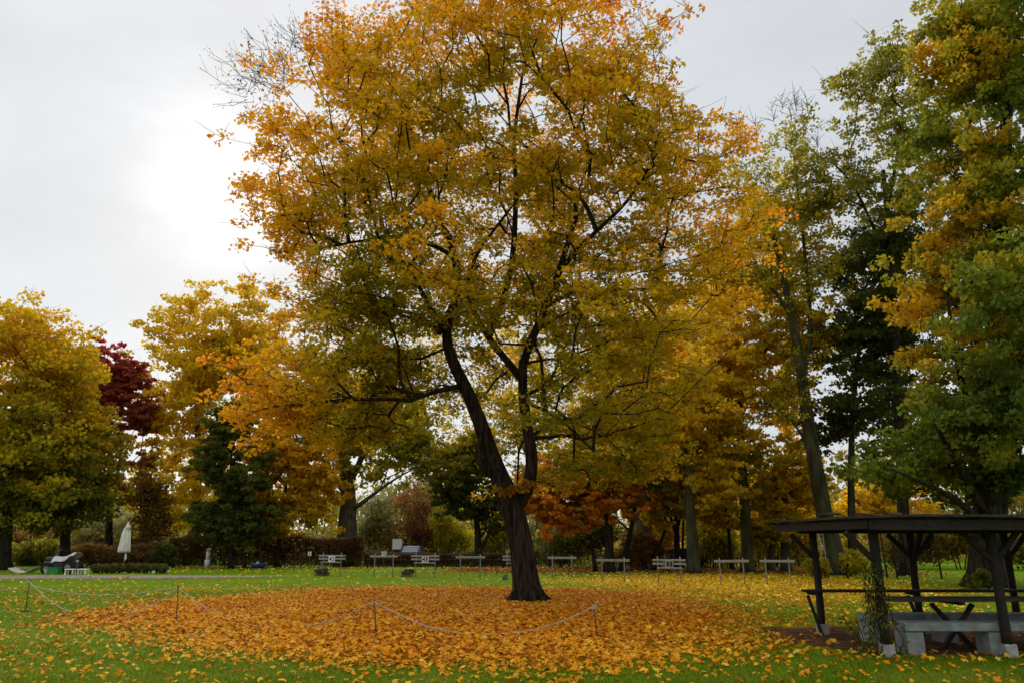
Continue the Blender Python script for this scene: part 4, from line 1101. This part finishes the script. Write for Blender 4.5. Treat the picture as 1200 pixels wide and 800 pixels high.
for sx in (-.6, .6): MB().box((cx + sx, Yc - 2.0, .66), .24, .1, .12, bev=.02).build('headlight', M['white'], car)

# grates and stone on the lawn by the benches
def grate(label, px, py, w, d, h, slats):
    g = G(px, py)
    r_ = empty('fire_basket', g, label, 'fire basket', 'low grates on the lawn by the benches')
    for z in (.03, h):
        f = MB()
        for sy in (-d / 2, d / 2): f.beam(g + Vector((-w / 2, sy, z)), g + Vector((w / 2, sy, z)), .035, .03)
        for sx in (-w / 2 + .02, w / 2 - .02): f.beam(g + Vector((sx, -d / 2 + .018, z)), g + Vector((sx, d / 2 - .018, z)), .035, .028)
        f.build('rim', M['rust'], r_)
    f = MB()
    for i in range(slats):
        x_ = -w / 2 + w * (i + .5) / slats
        for sy in (-d / 2, d / 2): f.beam(g + Vector((x_, sy, .045)), g + Vector((x_, sy, h - .015)), .03, .028, up=(1, 0, 0))
    f.build('bars', M['rust'], r_)
    lg = MB()
    for i in range(5):
        a = random.uniform(-.25, .25); c_ = g + Vector((random.uniform(-.15, .15), random.uniform(-.1, .1), .12 + .05 * i))
        lg.tube([c_ + Vector((-w * .36, a * .5, 0)), c_ + Vector((w * .36, -a * .5, .02))], [.055, .05], 7)
    lg.build('logs', M['bark_grey'], r_)
grate('low dark grate of upright bars in front of the number 42 bench', 377, 674, .72, .5, .30, 9)
grate('low dark grate holding wood left of the number 41 bench', 477, 675, .62, .5, .24, 5)
def rock(name, label, c, rx_, ry_, rz_, m, group=None):
    mb = MB(); vs, fs = [], []
    mb.lathe((c[0], c[1], 0), [(rx_ * .8, -.03), (rx_ * 1.0, rz_ * .3), (rx_ * .85, rz_ * .75), (rx_ * .35, rz_)], 9, lambda a, z: 1 + .18 * math.sin(2 * a + 1) + random.uniform(-.1, .1))
    o = mb.build(name, m, None, (c[0], c[1], 0)); o.scale = (1, ry_ / rx_, 1)
    return tag(o, label, 'stone', group)
g = G(592, 679)
rock('stone', 'dark upright stone at the foot of the half hidden bench post', g, .12, .1, .26, M['stone'])
g = G(180, 671.5); rock('stone', 'pale stone in front of the flower bed near its right end', g, .10, .1, .16, M['pale_stone'])
g = G(196, 671); rock('stone', 'pale stone at the right end of the flower bed', g, .10, .1, .17, M['pale_stone'])

# black covered cart
g = G(803, 664)
ct = empty('cart', (g.x, g.y, 0), 'black tarpaulin covered cart behind the number 39 bench', 'cart')
ww = 48 * MPP(650, g.y) * .48
def cartring(s, zb, zt): return [(-ww * s, zb), (ww * s, zb), (ww * s * 1.02, (zb + zt) / 2), (ww * s * .93, zt - .06), (ww * s * .3, zt), (-ww * s * .4, zt - .02), (-ww * s * .95, zt - .08), (-ww * s * 1.01, (zb + zt) / 2)]
mb = MB(); rows = []
for i in range(6):
    yy = -.7 + 1.4 * i / 5
    rows.append((yy, cartring(1 - .06 * (i in (0, 5)) + random.uniform(-.02, .02), .38, 1.30 + random.uniform(-.03, .04))))
k = 8
vs = [Vector((g.x + x_, g.y + y_, z_)) for y_, rr in rows for x_, z_ in rr]
fs = [(i * k + j, i * k + (j + 1) % k, (i + 1) * k + (j + 1) % k, (i + 1) * k + j) for i in range(5) for j in range(k)] + [tuple(range(k - 1, -1, -1)), tuple(5 * k + j for j in range(k))]
mb.add(vs, fs, False).build('cover', M['black_tarp'], ct)
MB().box((g.x, g.y, .34), ww * 1.9, 1.3, .07).build('chassis', M['dark_metal'], ct)
for sx in (-ww * .7, ww * .7):
    for sy in (-.55, .55): MB().tube([(g.x + sx, g.y + sy - .06, .24), (g.x + sx, g.y + sy + .06, .24)], .24, 14).build('wheel', M['rubber'], ct)
MB().tube([(g.x + .2, g.y - .75, .8), (g.x + .75, g.y - .75, .86)], .014, 6).build('handle', M['steel'], ct)

# ------------------------------------------------------------------ left side of the lawn
# closed parasol
g = G(143.5, 671)
um = empty('parasol', (g.x, g.y, 0), 'closed cream garden parasol standing by the flower bed', 'parasol')
top = P(143, 612, g.y).z; low = P(143, 646, g.y).z
MB().tube([(g.x, g.y, -.1), (g.x, g.y, top)], .028, 8).build('pole', M['steel'], um)
fold = lambda a, z: 1 + .22 * math.sin(8 * a) + .08 * math.sin(3 * a + z)
hc = top - low
o = MB().lathe((g.x - .10, g.y, low), [(.29, -.03), (.285, .1), (.245, hc * .35), (.19, hc * .65), (.13, hc * .80), (.11, hc * .84)], 32, fold).build('canopy', M['fabric'], um)
MB().lathe((g.x - .05, g.y, low), [(.15, hc * .78), (.11, hc * .87), (.05, hc * .97), (.03, hc * 1.02)], 24, fold).build('vent_cap', M['fabric'], um)
MB().tube([(g.x + .06, g.y - .05, low - .1), (g.x + .09, g.y - .05, low - .4), (g.x + .07, g.y - .05, low - .5)], [.05, .06, .03], 6).build('strap', M['fabric'], um)
MB().lathe((g.x, g.y, 0), [(.24, -.02), (.24, .05), (.06, .09)], 16).build('base', M['footing'], um)

# flower bed with pots of dark evergreens: each plant its own
for i in range(9):
    px = 113 + i * 9.6
    b_ = G(px, 671 + .4 * math.sin(i))
    pl = empty('potted_plant', b_, None, None)
    lab = ['dark green plant at the left end of the flower bed', 'dark green plant second from the left end of the flower bed', 'dark green plant third from the left, left of the parasol pole', 'dark green plant touching the parasol pole',
           'taller dark plant just right of the parasol pole', 'dark green plant in the middle of the bed right of the parasol', 'dark plant fourth from the right end of the flower bed', 'dark plant before the last at the right end of the flower bed', 'dark plant at the right end of the flower bed'][i]
    tag(pl, lab, 'plant', 'plants in the flower bed')
    MB().lathe(b_, [(.17, 0), (.20, .13), (.22, .15)], 10).build('pot', M['brick'], pl)
    nl = 420
    d = rng.normal(size=(nl, 3)); d /= np.linalg.norm(d, axis=1, keepdims=True)
    p = np.array(b_) + np.array([0, 0, .31]) + d * np.array([.38, .32, .27]) * (rng.random((nl, 1)) ** .3)
    c = ramp(rng.random(nl) * .9, DARKG) * .9
    wsel = rng.random(nl) < .02; c[wsel] = (.6, .58, .55)
    cards('foliage', M['leaf'], p, d + (0, 0, .3), rng.uniform(0, 6.28, nl), rng.uniform(.08, .14, nl), c, OVAL, pl)

# white stand pipe post
g = G(242.5, 664)
wp = empty('standpipe', (g.x, g.y, 0), 'white two part post with rounded cap standing against the brown hedge', 'post')
h_ = P(243, 642, g.y).z
MB().tube([(g.x, g.y, -.05), (g.x, g.y, h_ * .40)], .20, 10).build('pedestal', M['white'], wp)
MB().tube([(g.x, g.y, h_ * .405), (g.x + .01, g.y, h_ * .86)], .155, 10).build('shaft', M['white'], wp)
MB().lathe((g.x + .03, g.y, h_ * .865), [(.19, 0), (.21, .06), (.17, .14), (.06, .19)], 12).build('cap', M['footing'], wp)

# blue tub
g = G(301.5, 665.5)
bt = empty('plastic_tub', (g.x, g.y, 0), 'low blue plastic tub lying at the foot of the dark evergreen', 'tub')
MB().lathe(g, [(.34, 0), (.44, .12), (.52, .30), (.47, .34), (.30, .30)], 20, lambda a, z: 1 + .07 * math.sin(5 * a)).build('basin', M['blue'], bt)
MB().lathe(g + Vector((.02, 0, .28)), [(.16, 0), (.13, .1), (.05, .16)], 10).build('lid_knob', M['white'], bt)
bt.scale = (1.0, .8, 1)

# covered garden tractor with its clutter
Yt = G(70, 672).y
def L(px, py, dy=0): return P(px, py, Yt + dy)
g = Vector((L(68, 672).x, Yt, 0))
tr = empty('garden_tractor', g, 'dark garden tractor half covered by a pale tarpaulin', 'tractor')
hull_rows = []
mb = MB(); mb.box((g.x + .0, Yt + .3, .52), 1.75, .75, .36, bev=.08).box((g.x - .5, Yt + .3, .80), .65, .62, .26, bev=.07); mb.build('body', M['dark_metal'], tr)
for sx, r_ in ((-.62, .30), (.58, .36)):
    for sy in (-.12, .72):
        w = MB().tube([(g.x + sx, Yt + sy - .09, r_), (g.x + sx, Yt + sy + .09, r_)], r_, 18).build('wheel', M['rubber'], tr)
        MB().tube([(g.x + sx, Yt + sy - .11, r_), (g.x + sx, Yt + sy + .11, r_)], r_ * .45, 12).build('rim', M['steel'], w)
MB().tube([(g.x - .55, Yt + .3, .9), (g.x - .32, Yt + .3, 1.25), (g.x - .22, Yt + .3, 1.33)], .022, 6).build('steering_column', M['steel'], tr)
st = [Vector((g.x - .2 + .02 * math.cos(a), Yt + .3 + .2 * math.sin(a), 1.33 + .2 * math.cos(a) * .5)) for a in np.linspace(0, 6.28, 13)]
MB().tube(st, .018, 5).build('steering_wheel', M['rubber'], tr)
# tarpaulin: a creased sheet with real thickness sagging over seat and bonnet
tp = MB(); nxp, nyp = 14, 8; tvs = []
for j in range(nyp + 1):
    for i in range(nxp + 1):
        f, h2 = i / nxp, j / nyp
        x_ = g.x - .40 + 1.22 * f; y_ = Yt - .2 + 1.0 * h2
        z_ = .93 + .08 * f + .24 * max(0, f - .62) / .38 * (1 - max(0, f - .9) * 3) - .32 * (abs(h2 - .5) * 2) ** 3 * (1 - .4 * f) + .035 * math.sin(9 * f + 4 * h2) + random.uniform(-.012, .012)
        tvs.append(Vector((x_, y_, z_)))
nn = len(tvs); tvs += [v - Vector((0, 0, .012)) for v in tvs]
tfs = []
for j in range(nyp):
    for i in range(nxp):
        q = (j * (nxp + 1) + i, j * (nxp + 1) + i + 1, (j + 1) * (nxp + 1) + i + 1, (j + 1) * (nxp + 1) + i)
        tfs += [q, tuple(nn + v for v in q[::-1])]
tp.add(tvs, tfs, True)
tpo = tp.build('tarpaulin', M['tarp'], None, (g.x, Yt, 0)); tag(tpo, 'creased pale grey tarpaulin thrown over the garden tractor', 'tarpaulin')
# green crate
c_ = G(63, 672.5)
cr = empty('crate', c_, 'green plastic crate in front of the garden tractor', 'crate')
MB().box(c_ + Vector((0, 0, .03)), .58, .40, .05).build('bottom', M['green_plastic'], cr)
for sy in (-.19, .19):
    MB().beam(c_ + Vector((-.3, sy, .20)), c_ + Vector((.3, sy, .20)), .025, .32).build('side', M['green_plastic'], cr)
for sx in (-.29, .29):
    MB().beam(c_ + Vector((sx, -.172, .20)), c_ + Vector((sx, .172, .20)), .024, .316).build('end', M['green_plastic'], cr)
rim = MB()
for sy in (-.20, .20): rim.beam(c_ + Vector((-.32, sy, .375)), c_ + Vector((.32, sy, .375)), .05, .03)
for sx in (-.30, .30): rim.beam(c_ + Vector((sx, -.173, .375)), c_ + Vector((sx, .173, .375)), .05, .028)
rim.build('rim', M['green_plastic'], cr)
# white stools
def stool(px, label, first=None):
    c_ = G(px, 672.5)
    s = empty('stool', c_, label, 'stool', 'white stools by the garden tractor')
    MB().box(c_ + Vector((0, 0, .27)), .50, .36, .05, bev=.012).build('seat', M['white'], s)
    for sx in (-.2, .2):
        for sy in (-.13, .13): MB().beam(c_ + Vector((sx, sy, -.02)), c_ + Vector((sx * .95, sy * .95, .245)), .07, .06, up=(1, 0, 0)).build('leg', M['white'], s)
stool(82, 'low white stool beside the garden tractor wheel'); stool(97, 'low white stool standing apart at the left of the flower bed')
c_ = G(54.5, 672.5)
bk = empty('bucket', c_, 'small white bucket left of the green crate', 'bucket')
MB().lathe(c_, [(.11, 0), (.14, .22), (.155, .24), (.13, .235), (.11, .06)], 14).build('pail', M['white'], bk)
MB().tube([c_ + Vector((.14 * math.cos(a), 0, .24 + .12 * math.sin(a))) for a in np.linspace(0, math.pi, 8)], .006, 4).build('handle', M['steel'], bk)
c_ = G(88.5, 672)
gp = empty('bollard', c_, 'short grey post with pale cap between the two white stools', 'post')
MB().tube([c_ + Vector((0, 0, -.05)), c_ + Vector((0, 0, .62))], .06, 10).build('shaft', M['dark_metal'], gp)
MB().lathe(c_ + Vector((0, 0, .625)), [(.075, 0), (.075, .08), (.03, .13)], 10).build('cap', M['footing'], gp)
# grey curved sheet on the ground
a_, b_ = G(12, 671), G(44, 671)
sv = []
for i in range(13):
    f = i / 12
    p = a_.lerp(b_, f); z_ = .045 + .26 * (2 * f - 1) ** 2 * (1 if f < .5 else 1.25)
    for dy in (-.3, .55):
        sv.append(p + Vector((0, dy, z_ + .02 * dy)))
nn = len(sv); sv += [v - Vector((0, 0, .02)) for v in sv]
sf = []
for i in range(12):
    q = (2 * i, 2 * i + 2, 2 * i + 3, 2 * i + 1); sf += [q, tuple(nn + v for v in q[::-1])]
    sf += [(2 * i, nn + 2 * i, nn + 2 * i + 2, 2 * i + 2), (2 * i + 1, 2 * i + 3, nn + 2 * i + 3, nn + 2 * i + 1)]
sf += [(0, 1, nn + 1, nn), (24, nn + 24, nn + 25, 25)]
o = MB().add(sv, sf, True).build('sheet', M['tarp'], None, a_); tag(o, 'bowed grey sheet lying on the grass left of the tractor', 'sheet')

# ------------------------------------------------------------------ rope barrier
stakes = []
for lab, b_, t_ in [('leftmost iron rope stake, just outside the orange leaves on green grass', (-50, 722), (-42, 686)), ('iron rope stake on green grass left of the leaf carpet', (30, 716), (35, 680)), ('iron rope stake in the leaves where two ropes meet', (207, 724), (209, 687)),
                    ('iron rope stake in thick leaves left of the maple trunk', (442, 742), (438.5, 704)), ('iron rope stake with knotted rope end right of the maple trunk', (700, 746), (696, 710))]:
    g = G(*b_); t = P(*t_, g.y)
    r_ = empty('rope_stake', g, lab, 'stake', 'stakes carrying the rope around the maple')
    MB().tube([g + Vector((0, 0, -.15)), t], .012, 7).build('rod', M['rust'], r_)
    MB().tube([t - Vector((.0, 0, .01)), t + Vector((0, 0, .03))], .02, 8).build('eyelet', M['rust'], r_)
    MB().lathe(g, [(.07, -.01), (.08, .02), (.03, .05)], 8).build('foot', M['rust'], r_)
    stakes.append(t)
def rope(label, a, b, sag, r_=.0095, floor=.02):
    r_ *= .86
    pts_ = []
    for i in range(41):
        f = i / 40; p = a.lerp(b, f); z_ = p.z - sag * 4 * f * (1 - f)
        pts_.append(Vector((p.x + .012 * math.sin(17 * f), p.y, max(z_, floor + .01 * math.sin(9 * f)))))
    o = MB().tube(pts_, r_, 6).build('rope', M['rope'], None, a)
    return tag(o, label, 'rope', 'ropes around the maple')
d3 = Vector((0, -.026, .0))
rope('pale rope running out of the picture at the left edge', stakes[0] + d3, stakes[1] + d3, .18, .011)
rope('pale taut rope, the upper one between the two left stakes', stakes[1] + d3 + Vector((.03, 0, -.10)), stakes[2] + d3, .20, .011)
rope('pale slack rope sagging into the leaves, the lower one between the two left stakes', stakes[1] + d3 + Vector((0, -.03, .0)), stakes[2] + d3 + Vector((.0, -.03, -.06)), .72, .012)
rope('pale slack rope lying among the leaves between second and third visible stakes', stakes[2] + d3 + Vector((.02, 0, -.02)), stakes[3] + d3, .66, .010, .012)
rope('pale rope hanging in a wide curve before the maple trunk', stakes[3] + d3 + Vector((0, -.03, 0)), stakes[4] + d3, .53, .0125, .045)
kn = MB()
for i in range(3):
    c_ = stakes[4] + Vector((.0, -.03, .01 - .02 * i)); kn.tube([c_ + Vector((.04 * math.cos(a), .03 * math.sin(a), .012 * math.sin(2 * a + i))) for a in np.linspace(0, 6.2, 9)], .014, 6)
kn.tube([stakes[4] + Vector((.03, -.03, 0)), stakes[4] + Vector((.06, -.04, .07)), stakes[4] + Vector((.05, -.04, .10))], .01, 5)
o = kn.build('rope_knot', M['rope'], None, stakes[4]); tag(o, 'knotted rope end tied to the stake right of the maple trunk', 'knot')

# ------------------------------------------------------------------ picnic shelter
XL, XR, YN, YF = 6.05, 12.3, 11.75, 14.6        # post rows
sh = empty('picnic_shelter', (8.5, 13.2, 0), 'low dark timber picnic shelter with flat mossy roof', 'shelter')
px_n = [P(1032, 700, YN).x, P(1172, 700, YN).x, P(1172, 700, YN).x * 2 - P(1032, 700, YN).x]
px_f = [P(960, 700, YF).x, P(1076, 700, YF).x, P(1188, 700, YF).x]
zb = 1.80
for xx, yy, br in [(px_n[0], YN, 'l'), (px_n[1], YN, 'lr'), (px_n[2], YN, 'lr'), (px_f[0], YF, 'l'), (px_f[1], YF, 'lrb'), (px_f[2], YF, 'lr')]:
    w = .125 if yy == YF else .135
    lean = random.uniform(-.02, .02)
    MB().tube(smooth_path([(xx, yy, .16), (xx + lean, yy + .01, .9), (xx, yy, zb)], .15, 1), [w / 2 * 1.08] * len(smooth_path([(xx, yy, .16), (xx + lean, yy + .01, .9), (xx, yy, zb)], .15, 1)), 9, jitter=.10).build('post', M['wood_dark'], sh)
    MB().box((xx, yy, .06), .17, .17, .24, bev=.02).build('footing', M['footing'], sh)
    for s, ch in ((-1, 'l'), (1, 'r')):
        if ch in br: MB().beam((xx + s * .05, yy, zb - .42), (xx + s * .42, yy, zb - .02), .08, .08, bev=.01).build('brace', M['wood_dark'], sh)
    if 'b' in br: MB().beam((xx, yy - .05, zb - .42), (xx, yy - .40, zb - .02), .08, .08, bev=.01).build('brace', M['wood_dark'], sh)
x0, x1 = 5.27, 13.2
MB().beam((x0 + .2, YN, zb + .06), (x1, YN, zb + .06), .13, .12, bev=.012).build('beam', M['wood_dark'], sh)
MB().beam((x0 + .2, YF, zb + .06), (x1, YF, zb + .06), .13, .12, bev=.012).build('beam', M['wood_dark'], sh)
for i in range(11):
    xx = x0 + .12 + i * .79
    MB().beam((xx, YN - .45, zb + .148), (xx, YF + .55, zb + .165), .06, .05, bev=.006).build('rafter', M['wood_dark'], sh)
# eaves board and end board
MB().beam((x0, YN - .50, zb + .078), (x1 + .1, YN - .50, zb + .070), .03, .15, bev=.005).build('eaves_board', M['wood_dark'], sh)
MB().beam((x0 - .02, YN - .48, zb + .085), (x0 - .02, YF + .55, zb + .10), .03, .13, bev=.005).build('end_board', M['wood_dark'], sh)
# roof skin: warped felt with thickness
rv = []; nxr, nyr = 34, 8
for j in range(nyr + 1):
    for i in range(nxr + 1):
        f, h2 = i / nxr, j / nyr
        rv.append(Vector((x0 - .10 + (x1 + .2 - x0) * f + random.uniform(-.01, .01), YN - .60 + (YF - YN + 1.25) * h2 + (random.uniform(-.025, .025) if j in (0, nyr) else 0), zb + .178 + .035 * h2 + .012 * math.sin(11 * f) + random.uniform(-.006, .006))))
nn = len(rv); rv += [v + Vector((0, 0, .035)) for v in rv]
rf = []
for j in range(nyr):
    for i in range(nxr):
        q = (j * (nxr + 1) + i, j * (nxr + 1) + i + 1, (j + 1) * (nxr + 1) + i + 1, (j + 1) * (nxr + 1) + i)
        rf += [q[::-1], tuple(nn + v for v in q)]
for i in range(nxr):
    rf += [(i, i + 1, nn + i + 1, nn + i)]
    a_ = nyr * (nxr + 1) + i; rf += [(a_ + 1, a_, nn + a_, nn + a_ + 1)]
for j in range(nyr):
    a_ = j * (nxr + 1); rf += [(a_ + nxr + 1, a_, nn + a_, nn + a_ + nxr + 1)]
    a_ += nxr; rf += [(a_, a_ + nxr + 1, nn + a_ + nxr + 1, nn + a_)]
roof = MB().add(rv, rf, False).build('roof', M['felt'], sh)
# moss on the roof
n = 9000
mxp = rng.uniform(x0 + .9, x1, n); myp = YN - .58 + (rng.random(n) ** 1.6) * 2.6
kz = wob(np.c_[mxp, myp, myp * 0], .5, 4) > -.25
mxp, myp = mxp[kz], myp[kz]; n = len(mxp)
mc = ramp(rng.random(n), [(.03, .045, .012), (.06, .08, .02), (.11, .12, .035), (.16, .12, .03)])
mo = cards('moss', M['grass'], np.c_[mxp, myp, zb + .214 + .03 * (myp - YN + .6) / 4.1 + rng.uniform(0, .015, n)], rng.normal(size=(n, 3)) * .5 + (0, 0, .6), rng.uniform(0, 6.28, n), rng.uniform(.02, .05, n), mc, OVAL, roof)
tag(mo, kind='stuff')
for lab, px, wd in (('brick weighing down the shelter roof at its left corner', 972, .30), ('flat brick lying on the shelter roof above the ivy post', 1013, .24), ('brick on the shelter roof right of the flat one', 1046, .24)):
    p = P(px, 603, YN - .25)
    o = MB().box((p.x, YN - .25, zb + .242), wd, .12, .035, random.uniform(-.3, .3), bev=.008).build('brick', M['brick'] if px != 972 else M['felt'], None, (p.x, YN - .25, zb + .226))
    tag(o, lab, 'brick', 'bricks on the shelter roof')
# tables
def plank_table(label, x0, x1, y0, y1, z, legs, m, planks, ends_on_posts=False):
    t = empty('picnic_table', ((x0 + x1) / 2, (y0 + y1) / 2, 0), label, 'table')
    w = (y1 - y0) / planks
    for k in range(planks):
        yy = y0 + w * (k + .5)
        MB().beam((x0 + random.uniform(-.03, .03), yy, z - .022 + random.uniform(-.003, .003)), (x1, yy, z - .022), w - .012, .044, bev=.006).build('plank', m, t)
    for xx in legs:
        yl, yh = y0 + .02, y1 - .02
        if planks == 2:
            MB().beam((xx - .10, yl + .06, z - .10), (xx + .10, yl + .06, 0), .045, .06, up=(0, 1, 0), bev=.005).build('leg', M['wood_dark'], t)
            MB().beam((xx, yl, z - .07), (xx, yh, z - .07), .07, .045).build('batten', M['wood_dark'], t)
            continue
        MB().beam((xx - .28, (yl + yh) / 2 - .05, 0), (xx + .30, (yl + yh) / 2 - .05, z - .10), .055, .085, up=(0, 1, 0), bev=.006).build('leg', M['wood_dark'], t)
        MB().beam((xx + .28, (yl + yh) / 2 + .05, 0), (xx - .30, (yl + yh) / 2 + .05, z - .10), .055, .085, up=(0, 1, 0), bev=.006).build('leg', M['wood_dark'], t)
        MB().beam((xx, yl, z - .07), (xx, yh, z - .07), .07, .045).build('batten', M['wood_dark'], t)
    return t
plank_table('long dark plank table between the two concrete benches', P(1034, 705, 12.4).x, 12.2, 12.28, 12.95, .77, (P(1120, 735, 12.6).x, P(1120, 735, 12.6).x + 2.6), M['wood_table'], 4)
plank_table('long dark plank table along the far side of the shelter', P(938, 690, YF - .1).x, 12.3, YF - .42, YF - .10, .80, (P(955, 715, YF - .3).x - .02, P(1071, 712, YF - .3).x, P(1071, 712, YF - .3).x + 2.4), M['wood_dark'], 2)
# concrete benches
def cbench(label, x0, x1, y, h=.46, d=.40):
    b_ = empty('concrete_bench', ((x0 + x1) / 2, y, 0), label, 'bench', 'concrete benches in the shelter')
    MB().beam((x0, y, h - .06), (x1, y, h - .06), d, .12, bev=.012).build('seat', M['concrete'], b_)
    for xx in (x0 + .14, x0 + 1.38, x1 - .14):
        MB().box((xx, y, (h - .12) / 2 - .01), .26, d - .04, h - .122, bev=.012).build('leg', M['concrete'], b_)
cbench('pale concrete bench on the near side of the plank table', P(1061, 745, 11.85).x, P(1061, 745, 11.85).x + 3.0, 12.02)
cbench('concrete bench between the plank table and the far posts', P(1016, 735, 13.35).x, P(1016, 735, 13.35).x + 3.6, 13.5)

# climber on the near left post
root = empty('climbing_vine', (px_n[0], YN, 0), 'green and yellow climbing vine around the near left shelter post', 'vine')
mb = MB(); tips_ = []
for k in range(9):
    a = k * .9; pp = []
    for i in range(18):
        z_ = i / 17 * random.uniform(.9, 1.45); rr = .10 + .05 * math.sin(i + k) + (.25 * (1 - z_) if z_ < .9 and k % 2 else 0)
        pp.append(Vector((px_n[0] - .06 + rr * math.cos(a + i * .25), YN + rr * math.sin(a + i * .25), z_)))
    mb.tube(pp, .006, 4, cap=False); tips_ += [tuple(p) for p in pp]
for k in range(5):
    p = Vector((px_n[0] - .16 + random.uniform(-.16, .12), YN + random.uniform(-.15, .3), 0)); q = p + Vector((random.uniform(-.2, .12), 0, random.uniform(.4, .95)))
    mb.tube([p, p.lerp(q, .6) + Vector((.03, 0, .02)), q], .006, 4, cap=False); tips_ += [tuple(p.lerp(q, f)) for f in (.3, .5, .7, .85, 1)]
mb.build('stems', M['twig'], root)
crown_of(root, np.array(tips_), 750, .05, 1, .05, [(.06, .08, .01), (.14, .17, .016), (.30, .28, .03), (.55, .42, .05)], lambda p: .4 + .35 * wob(p, .3, 3) + .15 * rng.normal(size=len(p)), LOBED, .1, name='foliage')

# ladder leaning on the tall ash
g = G(968, 673); a_ = Vector((g.x - .35, g.y - .9, 0)); b_ = P(961, 622, g.y - .55)
ld = empty('ladder', a_, 'short pale ladder leaning on the tall leaning ash trunk', 'ladder')
for s in (-.11, .11): MB().beam(a_ + Vector((s, 0, 0)), b_ + Vector((s, 0, 0)), .04, .04).build('rail', M['wood_grey'], ld)
for i in range(9):
    p = a_.lerp(b_, (i + .7) / 9.4); MB().tube([p + Vector((-.09, 0, 0)), p + Vector((.09, 0, 0))], .02, 6).build('rung', M['footing'], ld)
